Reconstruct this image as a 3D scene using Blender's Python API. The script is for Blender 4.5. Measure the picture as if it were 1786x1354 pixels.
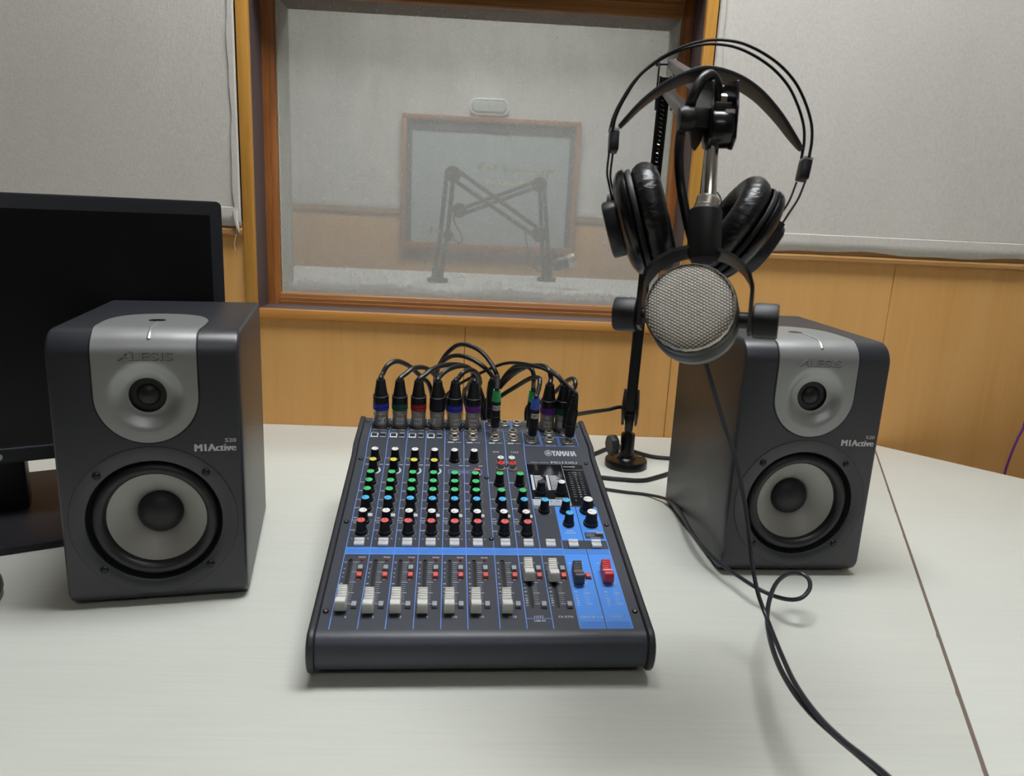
import bpy, bmesh, math, random
from mathutils import Matrix, Vector, Euler

# ------------------------------------------------------------------ scene, camera, light
for o in list(bpy.data.objects):
    bpy.data.objects.remove(o)
scene = bpy.context.scene
COL = scene.collection
R = math.radians

CAM_LOC = (0.0, 0.0, 0.414)
RIGHT = Vector((0.99834423, -0.03409444, 0.04632894))
DOWN = Vector((0.03710499, -0.23373955, -0.97159099))
FWD = Vector((0.04395476, 0.97170129, -0.23208745))
cd = bpy.data.cameras.new('camera')
cam = bpy.data.objects.new('camera', cd)
COL.objects.link(cam)
m = Matrix((RIGHT, -DOWN, -FWD)).transposed().to_4x4()
m.translation = CAM_LOC
cam.matrix_world = m
cd.sensor_fit = 'HORIZONTAL'
cd.sensor_width = 36.0
cd.lens = 1300.0 / 1786.0 * 36.0
cd.clip_start = 0.02
cd.dof.use_dof = True
cd.dof.focus_distance = 0.95
cd.dof.aperture_fstop = 11.0
scene.camera = cam

world = bpy.data.worlds.new('world')
scene.world = world
world.use_nodes = True
world.node_tree.nodes['Background'].inputs[0].default_value = (0.8, 0.85, 1.0, 1)
world.node_tree.nodes['Background'].inputs[1].default_value = 0.02

vs = scene.view_settings
vs.view_transform = 'Standard'
vs.look = 'None'
vs.gamma = 1.0
vs.use_curve_mapping = False
vs.exposure = -0.12

LIGHT_STRENGTH = 25.0        # studio ceiling panel and the weaker added fill
FAR_STRENGTH = 32.0          # panel of the room behind the glass
CEIL = 1.95
FLOOR = -0.75
# ceiling panel over the mixer, then added fill: x, y, half width, half length
PANELS = [(0.20, 0.84, 0.52, 0.23), (0.15, -1.30, 0.60, 0.16)]

# ------------------------------------------------------------------ materials
def lin(c):
    out = []
    for v in c[:3]:
        v = v / 255.0
        out.append(v / 12.92 if v <= 0.04045 else ((v + 0.055) / 1.055) ** 2.4)
    return (*out, 1.0)

MATS = {}
def mat(name, col, rough=0.5, metal=0.0, spec=0.5, emit=None, estr=0.0, coat=0.0):
    if name in MATS:
        return MATS[name]
    mt = bpy.data.materials.new(name)
    mt.use_nodes = True
    b = mt.node_tree.nodes['Principled BSDF']
    b.inputs['Base Color'].default_value = lin(col)
    b.inputs['Roughness'].default_value = rough
    b.inputs['Metallic'].default_value = metal
    b.inputs['Specular IOR Level'].default_value = spec
    if coat:
        b.inputs['Coat Weight'].default_value = coat
        b.inputs['Coat Roughness'].default_value = 0.15
    if emit is not None:
        b.inputs['Emission Color'].default_value = lin(emit)
        b.inputs['Emission Strength'].default_value = estr
    MATS[name] = mt
    return mt

def nd(nt, kind, **kw):
    n = nt.nodes.new(kind)
    for k, v in kw.items():
        setattr(n, k, v)
    return n

def coords(nt, scale=(1, 1, 1), rot=(0, 0, 0), out='Object'):
    tc = nd(nt, 'ShaderNodeTexCoord')
    mp = nd(nt, 'ShaderNodeMapping')
    mp.inputs['Scale'].default_value = scale
    mp.inputs['Rotation'].default_value = rot
    nt.links.new(tc.outputs[out], mp.inputs['Vector'])
    return mp.outputs['Vector']

def noise(nt, vec, scale, detail=4.0, rough=0.5, dist=0.0):
    n = nd(nt, 'ShaderNodeTexNoise')
    n.inputs['Scale'].default_value = scale
    n.inputs['Detail'].default_value = detail
    n.inputs['Roughness'].default_value = rough
    n.inputs['Distortion'].default_value = dist
    nt.links.new(vec, n.inputs['Vector'])
    return n.outputs['Fac']

def ramp(nt, fac, stops):
    r = nd(nt, 'ShaderNodeValToRGB')
    el = r.color_ramp.elements
    while len(el) < len(stops):
        el.new(0.5)
    for e, (p, c) in zip(el, stops):
        e.position = p
        e.color = lin(c)
    nt.links.new(fac, r.inputs['Fac'])
    return r.outputs['Color']

def bump(nt, fac, strength, dist):
    b = nd(nt, 'ShaderNodeBump')
    b.inputs['Strength'].default_value = strength
    b.inputs['Distance'].default_value = dist
    nt.links.new(fac, b.inputs['Height'])
    nt.links.new(b.outputs['Normal'], nt.nodes['Principled BSDF'].inputs['Normal'])

def mixc(nt, fac, a, b, mode='MIX'):
    n = nd(nt, 'ShaderNodeMix', data_type='RGBA', blend_type=mode)
    if isinstance(fac, float):
        n.inputs['Factor'].default_value = fac
    else:
        nt.links.new(fac, n.inputs['Factor'])
    for sock, v in ((n.inputs[6], a), (n.inputs[7], b)):
        if isinstance(v, tuple):
            sock.default_value = v
        else:
            nt.links.new(v, sock)
    return n.outputs[2]

def math_n(nt, op, a, b=None, clamp=False):
    n = nd(nt, 'ShaderNodeMath', operation=op, use_clamp=clamp)
    for s, v in ((n.inputs[0], a), (n.inputs[1], b)):
        if v is None:
            continue
        if isinstance(v, (int, float)):
            s.default_value = v
        else:
            nt.links.new(v, s)
    return n.outputs[0]

def wood(name, dark, mid, light, gscale=(26, 26, 1.6), rough=0.42, along=None):
    mt = mat(name, mid, rough)
    nt = mt.node_tree
    v = coords(nt, gscale, out='Object')
    f1 = noise(nt, v, 1.0, 6.0, 0.62, 1.2)
    v2 = coords(nt, tuple(s * 7 for s in gscale))
    f2 = noise(nt, v2, 1.0, 3.0, 0.6)
    v3 = coords(nt, (2.2, 2.2, 2.2))
    f3 = noise(nt, v3, 1.0, 2.0, 0.5)
    f = math_n(nt, 'ADD', math_n(nt, 'MULTIPLY', f1, 0.55), math_n(nt, 'MULTIPLY', f2, 0.22))
    f = math_n(nt, 'ADD', f, math_n(nt, 'MULTIPLY', f3, 0.3))
    c = ramp(nt, f, [(0.36, dark), (0.53, mid), (0.72, light)])
    nt.links.new(c, nt.nodes['Principled BSDF'].inputs['Base Color'])
    bump(nt, f2, 0.08, 0.0006)
    return mt

def fabric(name, c0, c1, c2):
    mt = mat(name, c1, 0.95, spec=0.15)
    nt = mt.node_tree
    v = coords(nt, (430, 430, 130))
    a = noise(nt, v, 1.0, 2.0, 0.6)
    v = coords(nt, (130, 130, 430))
    b = noise(nt, v, 1.0, 2.0, 0.6)
    v = coords(nt, (5, 5, 2.5))
    g = noise(nt, v, 1.0, 4.0, 0.6)
    f = math_n(nt, 'ADD', math_n(nt, 'MULTIPLY', a, 0.45), math_n(nt, 'MULTIPLY', b, 0.25))
    f = math_n(nt, 'ADD', f, math_n(nt, 'MULTIPLY', g, 0.3))
    c = ramp(nt, f, [(0.34, c0), (0.5, c1), (0.68, c2)])
    nt.links.new(c, nt.nodes['Principled BSDF'].inputs['Base Color'])
    bump(nt, math_n(nt, 'ADD', a, b), 0.25, 0.0006)
    return mt

def laminate(name, c0, c1, c2):
    mt = mat(name, c1, 0.48, spec=0.22)
    nt = mt.node_tree
    v = coords(nt, (9, 420, 9))
    a = noise(nt, v, 1.0, 4.0, 0.6)
    v = coords(nt, (3, 5, 3))
    b = noise(nt, v, 1.0, 3.0, 0.55)
    f = math_n(nt, 'ADD', math_n(nt, 'MULTIPLY', a, 0.5), math_n(nt, 'MULTIPLY', b, 0.5))
    c = ramp(nt, f, [(0.36, c0), (0.5, c1), (0.66, c2)])
    # sparse grey scuff marks
    v = coords(nt, (60, 95, 60))
    s = noise(nt, v, 1.0, 3.0, 0.7, 0.6)
    s = math_n(nt, 'GREATER_THAN', s, 0.735)
    s2 = noise(nt, coords(nt, (4, 4, 4)), 1.0, 2.0)
    s = math_n(nt, 'MULTIPLY', s, math_n(nt, 'GREATER_THAN', s2, 0.56))
    c = mixc(nt, math_n(nt, 'MULTIPLY', s, 0.3), c, lin((150, 140, 125)))
    nt.links.new(c, nt.nodes['Principled BSDF'].inputs['Base Color'])
    bump(nt, a, 0.06, 0.0003)
    return mt

def speckle(name, col, rough, bscale=2600, bstr=0.25, spec=0.5, metal=0.0):
    mt = mat(name, col, rough, metal, spec)
    nt = mt.node_tree
    f = noise(nt, coords(nt), bscale, 2.0, 0.6)
    bump(nt, f, bstr, 0.00025)
    return mt

def dusty_glass(name, base, z0, streak):
    mt = bpy.data.materials.new(name)
    mt.use_nodes = True
    nt = mt.node_tree
    nt.nodes.clear()
    out = nd(nt, 'ShaderNodeOutputMaterial')
    tr = nd(nt, 'ShaderNodeBsdfTransparent')
    tr.inputs[0].default_value = (0.965, 0.97, 0.965, 1)
    df = nd(nt, 'ShaderNodeBsdfDiffuse')
    df.inputs[0].default_value = lin((205, 206, 203))
    tl = nd(nt, 'ShaderNodeBsdfTranslucent')
    tl.inputs[0].default_value = lin((205, 206, 203))
    gl = nd(nt, 'ShaderNodeBsdfGlossy')
    gl.inputs['Roughness'].default_value = 0.06
    dust = nd(nt, 'ShaderNodeMixShader')
    dust.inputs[0].default_value = 0.3
    nt.links.new(df.outputs[0], dust.inputs[1])
    nt.links.new(tl.outputs[0], dust.inputs[2])
    mx = nd(nt, 'ShaderNodeMixShader')
    nt.links.new(tr.outputs[0], mx.inputs[1])
    nt.links.new(dust.outputs[0], mx.inputs[2])
    # dust amount: clouds + vertical run marks + settled layer near the bottom + specks
    cl = noise(nt, coords(nt, (7, 7, 5)), 1.0, 5.0, 0.6, 0.5)
    st = noise(nt, coords(nt, (90, 90, 6)), 1.0, 4.0, 0.65, 0.4)
    sp = noise(nt, coords(nt, (300, 300, 240)), 1.0, 2.0, 0.5)
    sp = math_n(nt, 'MULTIPLY', math_n(nt, 'SUBTRACT', sp, 0.64, True), 7.0, True)
    tc = nd(nt, 'ShaderNodeTexCoord')
    sx = nd(nt, 'ShaderNodeSeparateXYZ')
    nt.links.new(tc.outputs['Object'], sx.inputs[0])
    low = nd(nt, 'ShaderNodeMapRange')
    low.inputs['From Min'].default_value = z0 + 0.09
    low.inputs['From Max'].default_value = z0
    low.inputs['To Min'].default_value = 0.0
    low.inputs['To Max'].default_value = 1.0
    nt.links.new(sx.outputs['Z'], low.inputs['Value'])
    lo = math_n(nt, 'MULTIPLY', math_n(nt, 'POWER', low.outputs[0], 2.0), 0.10)
    f = math_n(nt, 'ADD', base, math_n(nt, 'MULTIPLY', math_n(nt, 'SUBTRACT', cl, 0.5), 0.2))
    f = math_n(nt, 'ADD', f, math_n(nt, 'MULTIPLY', math_n(nt, 'SUBTRACT', st, 0.5), streak))
    f = math_n(nt, 'ADD', f, math_n(nt, 'MULTIPLY', sp, 0.25))
    f = math_n(nt, 'ADD', f, lo, True)
    nt.links.new(f, mx.inputs[0])
    fr = nd(nt, 'ShaderNodeMixShader')
    fr.inputs[0].default_value = 0.035
    nt.links.new(mx.outputs[0], fr.inputs[1])
    nt.links.new(gl.outputs[0], fr.inputs[2])
    nt.links.new(fr.outputs[0], out.inputs[0])
    MATS[name] = mt
    return mt

def emitter(name, col, strength):
    mt = bpy.data.materials.new(name)
    mt.use_nodes = True
    nt = mt.node_tree
    nt.nodes.clear()
    out = nd(nt, 'ShaderNodeOutputMaterial')
    e = nd(nt, 'ShaderNodeEmission')
    e.inputs[0].default_value = (*col, 1)
    e.inputs[1].default_value = strength
    nt.links.new(e.outputs[0], out.inputs[0])
    MATS[name] = mt
    return mt

WOOD = wood('wood_veneer', (212, 157, 88), (222, 168, 98), (228, 177, 110), (14, 14, 0.9))
WOODF = wood('wood_frame', (118, 70, 34), (156, 98, 48), (188, 130, 70), (60, 60, 3))
WOODP = wood('wood_post', (186, 126, 50), (206, 150, 66), (220, 168, 86), (30, 30, 1.2))
WOODH = wood('wood_rail', (168, 110, 48), (190, 132, 62), (208, 156, 86), (1.4, 40, 40))
WOODFH = wood('wood_frame_rail', (118, 74, 38), (152, 102, 56), (180, 130, 78), (2, 60, 90))
WOODT = wood('wood_moulding', (150, 108, 62), (176, 132, 80), (194, 152, 100), (2, 50, 60))
FABRIC = fabric('wall_fabric', (202, 198, 191), (211, 207, 200), (220, 217, 211))
TABLE = laminate('cream_laminate', (203, 205, 196), (207, 209, 200), (211, 213, 204))
TABLE2 = laminate('pale_laminate', (205, 207, 199), (208, 210, 202), (211, 213, 206))
REVEAL = mat('dark_brown_paint', (84, 70, 70), 0.5)
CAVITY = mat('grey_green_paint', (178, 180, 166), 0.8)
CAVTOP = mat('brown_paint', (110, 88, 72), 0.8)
PLASTER = mat('plaster', (214, 212, 206), 0.9)
BEHIND = mat('board_behind_panels', (70, 52, 36), 0.9)
DARKW = mat('brown_wall', (120, 108, 96), 0.9)
FLOORM = mat('floor_vinyl', (168, 162, 152), 0.6)
BLACK = mat('black_plastic', (22, 23, 27), 0.42)
BLACKG = mat('black_gloss', (15, 15, 18), 0.22)
BLACKS = mat('black_satin_metal', (20, 20, 23), 0.3, 0.2)
RUBBER = mat('black_rubber', (24, 25, 28), 0.5)
CABLE = mat('cable_rubber', (30, 31, 34), 0.38)
CABLE2 = mat('cable_dark_blue', (34, 36, 44), 0.4)
CHROME = mat('chrome', (205, 204, 200), 0.16, 1.0)
NICKEL = mat('nickel_shell', (190, 183, 170), 0.32, 0.65)
STEEL = mat('dark_grey_bar', (96, 90, 90), 0.42, 0.35)
WHITEP = mat('white_plastic', (226, 226, 222), 0.4)
LGREY = mat('light_grey_plastic', (198, 200, 202), 0.42)
MGREY = mat('mid_grey_plastic', (150, 154, 162), 0.45)
TAPE = mat('white_tape', (222, 222, 222), 0.6)
INK = mat('ink', (30, 30, 50), 0.7)

# ------------------------------------------------------------------ mesh helpers
def frame(o, z, x=None):
    z = Vector(z).normalized()
    x = Vector(x) if x is not None else (Vector((1, 0, 0)) if abs(z.x) < 0.9 else Vector((0, 1, 0)))
    x = (x - z * x.dot(z)).normalized()
    y = z.cross(x)
    mm = Matrix((x, y, z)).transposed().to_4x4()
    mm.translation = Vector(o)
    return mm

def spline(pts, n=8):
    P = [Vector(p) for p in pts]
    if len(P) < 3:
        return P
    P = [P[0] * 2 - P[1]] + P + [P[-1] * 2 - P[-2]]
    out = []
    for i in range(1, len(P) - 2):
        a, b, c, d = P[i - 1:i + 3]
        # centripetal-ish Catmull-Rom
        for k in range(n):
            t = k / n
            out.append(0.5 * ((2 * b) + (c - a) * t + (2 * a - 5 * b + 4 * c - d) * t * t
                              + (3 * b - a - 3 * c + d) * t ** 3))
    out.append(P[-2])
    return out

def root_of(o):
    while o.parent:
        o = o.parent
    return o

class MB:
    def __init__(self, M=None):
        self.v, self.f, self.mi, self.M = [], [], [], M

    def add(self, vs_, fs_, M=None, mi=0):
        b = len(self.v)
        for p in vs_:
            p = Vector(p)
            if M is not None:
                p = M @ p
            if self.M is not None:
                p = self.M @ p
            self.v.append(p)
        for f in fs_:
            self.f.append(tuple(b + i for i in f))
            self.mi.append(mi)
        return self

    def box(self, x0, x1, y0, y1, z0, z1, M=None, mi=0):
        return self.add([(x0, y0, z0), (x1, y0, z0), (x1, y1, z0), (x0, y1, z0),
                         (x0, y0, z1), (x1, y0, z1), (x1, y1, z1), (x0, y1, z1)],
                        [(0, 3, 2, 1), (4, 5, 6, 7), (0, 1, 5, 4), (1, 2, 6, 5), (2, 3, 7, 6), (3, 0, 4, 7)], M, mi)

    def lathe(self, prof, seg=32, M=None, close=True, mi=0, rfun=None):
        vs_, fs_ = [], []
        for (r, h) in prof:
            for k in range(seg):
                a = 2 * math.pi * k / seg
                rr = r if rfun is None else rfun(r, h, a)
                vs_.append((rr * math.cos(a), rr * math.sin(a), h))
        n = len(prof)
        for i in range(n - 1):
            for k in range(seg):
                k2 = (k + 1) % seg
                fs_.append((i * seg + k, i * seg + k2, (i + 1) * seg + k2, (i + 1) * seg + k))
        if close:
            if prof[0][0] > 1e-5:
                fs_.append(tuple(range(seg))[::-1])
            if prof[-1][0] > 1e-5:
                fs_.append(tuple((n - 1) * seg + k for k in range(seg)))
        return self.add(vs_, fs_, M, mi)

    def tube(self, path, r, seg=10, M=None, caps=True, mi=0, rf=None):
        P = [Vector(p) for p in path]
        vs_, fs_ = [], []
        up = None
        for i, p in enumerate(P):
            t = (P[min(i + 1, len(P) - 1)] - P[max(i - 1, 0)])
            if t.length < 1e-9:
                t = Vector((0, 0, 1))
            t.normalize()
            if up is None:
                up = Vector((0, 0, 1)) if abs(t.z) < 0.9 else Vector((1, 0, 0))
            up = (up - t * up.dot(t))
            if up.length < 1e-6:
                up = t.orthogonal()
            up.normalize()
            s = t.cross(up)
            rr = r if rf is None else r * rf(i / (len(P) - 1))
            for k in range(seg):
                a = 2 * math.pi * k / seg
                vs_.append(p + (up * math.cos(a) + s * math.sin(a)) * rr)
        for i in range(len(P) - 1):
            for k in range(seg):
                k2 = (k + 1) % seg
                fs_.append((i * seg + k, (i + 1) * seg + k, (i + 1) * seg + k2, i * seg + k2))
        if caps:
            fs_.append(tuple(range(seg)))
            fs_.append(tuple((len(P) - 1) * seg + k for k in range(seg))[::-1])
        return self.add(vs_, fs_, M, mi)

    def prism(self, poly, a, b, fn, mi=0):
        """poly: 2D list, extruded from a to b; fn(u, v, w) -> point."""
        n = len(poly)
        vs_ = [fn(u, v, a) for u, v in poly] + [fn(u, v, b) for u, v in poly]
        fs_ = [tuple(range(n))[::-1], tuple(range(n, 2 * n))]
        for i in range(n):
            j = (i + 1) % n
            fs_.append((i, j, n + j, n + i))
        return self.add(vs_, fs_, None, mi)

    def bar(self, a, b, w, t, side, M=None):
        """rectangular bar from a to b, width w along side, thickness t across."""
        a, b = Vector(a), Vector(b)
        d = (b - a).normalized()
        s = Vector(side)
        s = (s - d * s.dot(d)).normalized()
        n = d.cross(s)
        vs_ = []
        for p in (a, b):
            for i, j in ((-1, -1), (1, -1), (1, 1), (-1, 1)):
                vs_.append(p + s * (i * w / 2) + n * (j * t / 2))
        return self.add(vs_, [(0, 1, 2, 3)[::-1], (4, 5, 6, 7), (0, 1, 5, 4), (1, 2, 6, 5), (2, 3, 7, 6), (3, 0, 4, 7)], M)

    def mesh(self, name, mats, bevel=0, bseg=2, smooth=35, off=None):
        me = bpy.data.meshes.new(name)
        bm = bmesh.new()
        off = Vector(off) if off is not None else Vector((0, 0, 0))
        bv = [bm.verts.new(p - off) for p in self.v]
        for f, i in zip(self.f, self.mi):
            try:
                fc = bm.faces.new([bv[k] for k in f])
                fc.material_index = i
            except ValueError:
                pass
        bmesh.ops.recalc_face_normals(bm, faces=bm.faces)
        if bevel:
            bm.normal_update()
            ed = [e for e in bm.edges if len(e.link_faces) == 2 and e.calc_face_angle(0) > R(30)]
            bmesh.ops.bevel(bm, geom=ed, offset=bevel, segments=bseg, profile=0.5, affect='EDGES', clamp_overlap=True)
        bm.to_mesh(me)
        bm.free()
        for mt in (mats if isinstance(mats, (list, tuple)) else [mats]):
            me.materials.append(mt)
        if smooth:
            me.polygons.foreach_set('use_smooth', [True] * len(me.polygons))
            me.set_sharp_from_angle(angle=R(smooth))
        return me

    def build(self, name, mats, parent=None, bevel=0, bseg=2, smooth=35, world=True, kind=None):
        off = None
        if parent is not None and world:
            r = root_of(parent)
            off = Vector(r.location)
        me = self.mesh(name, mats, bevel, bseg, smooth, off)
        return link(name, me, parent, kind)

def link(name, me, parent=None, kind=None, loc=None, rot=None):
    o = bpy.data.objects.new(name, me)
    COL.objects.link(o)
    if parent is not None:
        o.parent = parent
    if loc is not None:
        o.location = loc
    if rot is not None:
        o.rotation_euler = rot
    if kind:
        o['kind'] = kind
    return o

def thing(name, label, cat, loc=(0, 0, 0), rotz=0.0, group=None):
    o = bpy.data.objects.new(name, None)
    o.empty_display_size = 0.02
    COL.objects.link(o)
    o.location = loc
    o.rotation_euler = (0, 0, rotz)
    o['label'] = label
    o['category'] = cat
    if group:
        o['group'] = group
    return o

def tag(o, label, cat, group=None):
    o['label'] = label
    o['category'] = cat
    if group:
        o['group'] = group
    return o

def struct(o, label=None):
    o['kind'] = 'structure'
    if label:
        o['label'] = label
    return o

def boolean_cut(me, cutter):
    """difference of two meshes, returned as a new mesh"""
    a = bpy.data.objects.new('tmp_a', me)
    b = bpy.data.objects.new('tmp_b', cutter)
    COL.objects.link(a)
    COL.objects.link(b)
    md = a.modifiers.new('cut', 'BOOLEAN')
    md.object = b
    md.operation = 'DIFFERENCE'
    md.solver = 'EXACT'
    dg = bpy.context.evaluated_depsgraph_get()
    dg.update()
    res = bpy.data.meshes.new_from_object(a.evaluated_get(dg))
    bpy.data.objects.remove(a)
    bpy.data.objects.remove(b)
    return res

TEXTS = {}
def text_geo(s, extrude=0.0, offset=0.0, shear=0.0, spacing=1.0):
    """vertices and faces of a word of size 1, origin left on the baseline, plus its width"""
    key = (s, extrude, offset, shear, spacing)
    if key in TEXTS:
        return TEXTS[key]
    cu = bpy.data.curves.new('t', 'FONT')
    cu.body = s
    cu.size = 1.0
    cu.resolution_u = 2
    cu.extrude = extrude
    cu.offset = offset
    cu.shear = shear
    cu.space_character = spacing
    o = bpy.data.objects.new('t', cu)
    COL.objects.link(o)
    dg = bpy.context.evaluated_depsgraph_get()
    me = bpy.data.meshes.new_from_object(o.evaluated_get(dg))
    vs_ = [v.co.copy() for v in me.vertices]
    fs_ = [tuple(p.vertices) for p in me.polygons]
    bpy.data.objects.remove(o)
    bpy.data.meshes.remove(me)
    xs = [v.x for v in vs_] or [0, 0]
    TEXTS[key] = (vs_, fs_, min(xs), max(xs))
    return TEXTS[key]

def put_text(mb, s, fn, x, y, size, align='C', width=None, extrude=0.0, offset=0.0, shear=0.0, h=0.0, mi=0, spacing=1.0, bold=0.0):
    """write s on mb through fn(u, v, w); size = text size, width overrides the horizontal size"""
    vs_, fs_, a, b = text_geo(s, extrude, offset, shear, spacing)
    sx = size if width is None else width / max(b - a, 1e-6)
    x0 = {'C': x - sx * (a + b) / 2, 'L': x - sx * a, 'R': x - sx * b}[align]
    for d in ((-bold, 0.0, bold) if bold else (0.0,)):
        mb.add([fn(x0 + v.x * sx + d, y + v.y * size, h + v.z * size) for v in vs_], fs_, None, mi)

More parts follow.
